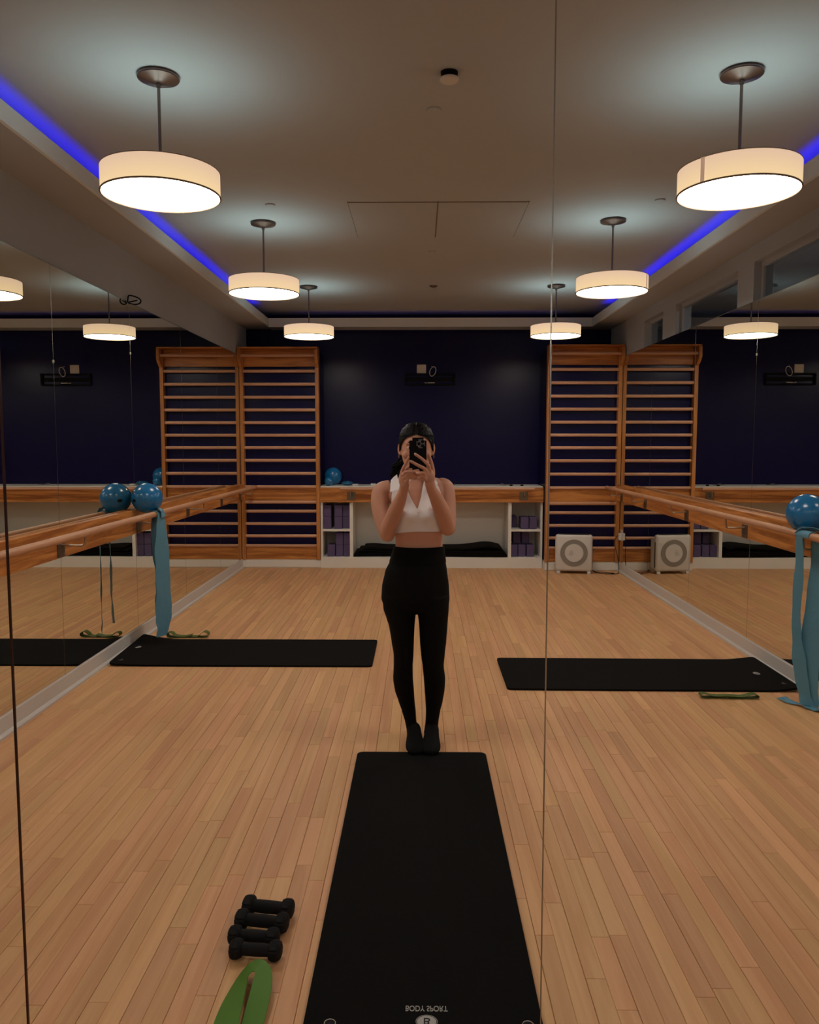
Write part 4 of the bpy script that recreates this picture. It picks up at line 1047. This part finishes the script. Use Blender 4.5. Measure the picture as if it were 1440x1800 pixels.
panel([(-0.0950, -0.0610, 1.3110), (-0.1090, -0.0640, 1.2930), (-0.1190, -0.0640, 1.2710), (-0.1280, -0.0570, 1.2470), (-0.1320, -0.0450, 1.2210), (-0.1330, -0.0290, 1.1910), (-0.1320, -0.0130, 1.1640), (-0.1320, -0.0090, 1.1480)], 'neck_panel')
panel([(0.0640, 0.0320, 1.3110), (0.0750, 0.0210, 1.2930), (0.0850, 0.0160, 1.2710), (0.0960, 0.0110, 1.2470), (0.1040, 0.0070, 1.2210), (0.1120, -0.0010, 1.1910), (0.1180, -0.0090, 1.1650), (0.1200, -0.0100, 1.1490)], 'neck_panel')
def flap(pts, th):
    a = [Vector(p) for p in pts]; n_ = len(a)
    MB().add([p for p in a]+[p+Vector((0, th, 0)) for p in a], [tuple(range(n_)), tuple(range(n_, 2*n_))[::-1]]+[(i, (i+1) % n_, n_+(i+1) % n_, n_+i) for i in range(n_)]).build('collar_flap', M['top'], top)
flap([(-0.1350, 3.7150, 1.2950), (-0.1220, 3.7180, 1.3100), (-0.1060, 3.7220, 1.3220), (-0.0920, 3.6720, 1.2580), (-0.1370, 3.6760, 1.2420)], .006)
flap([(0.0610, 3.7280, 1.3030), (0.0750, 3.7250, 1.3000), (0.0860, 3.7150, 1.2800), (0.0660, 3.7000, 1.2750)], .006)
cz = (-0.0080, 3.7800, 1.3090)[2]
MB().ribbon([((.0+(-0.0030, 3.8000, 1.3130)[0]+.066*math.cos(a), 3.803+.062*math.sin(a), cz-.012+.012*math.sin(a)), ((-0.0030, 3.8000, 1.3130)[0]+.057*math.cos(a), 3.803+.055*math.sin(a), cz+.018+.012*math.sin(a))) for a in [(-.9+i*(math.pi+1.8)/30) for i in range(31)]], .004).build('collar_band', M['top'], top)
# the phone held in both hands is a thing of its own
pc = (-0.0080, 3.5560, 1.4180)
ph = thing('phone', 'black cased phone held up in front of the face', 'phone', pc)
bm = bmesh.new(); bmesh.ops.create_cube(bm, size=1)
for v in bm.verts: v.co = Vector((v.co.x*.076, v.co.y*.011, v.co.z*.149))
bmesh.ops.bevel(bm, geom=[e for e in bm.edges if abs(e.verts[0].co.y-e.verts[1].co.y) > .005], offset=.013, segments=6, affect='EDGES')
o = MB().bm(bm).build('case', M['black']); o.parent = ph; o.location = (0, .0055, 0)
ic = (0.0040, 3.5560, 1.4650); dx, dz = ic[0]-pc[0], ic[2]-pc[2]
bm = bmesh.new(); bmesh.ops.create_cube(bm, size=1)
for v in bm.verts: v.co = Vector((dx+v.co.x*.037, v.co.y*.003-.0012, dz+v.co.z*.039))
bmesh.ops.bevel(bm, geom=[e for e in bm.edges if abs(e.verts[0].co.y-e.verts[1].co.y) > .002], offset=.009, segments=5, affect='EDGES')
isl = MB().bm(bm).build('camera_plate', plain('grey_glass', (.16, .15, .15, 1), .3)); isl.parent = ph
for (a, b) in ((-.0078, .0), (.0085, .0092), (.0085, -.0092)):
    mb = MB().lathe([(.001, 0), (.0068, 0), (.0072, .003), (.001, .003)], 24); mb.v = [(dx+v[0]+a-.0, -.0027-v[2]*.8, dz+v[1]+b) for v in mb.v]
    q = mb.build('lens', M['black']); q.parent = ph
mb = MB().lathe([(.001, 0), (.0022, 0), (.0022, .001), (.001, .001)], 12); mb.v = [(dx+v[0]-.0085, -.0027-v[2], dz+v[1]-.0125) for v in mb.v]
q = mb.build('flash', M['outlet']); q.parent = ph
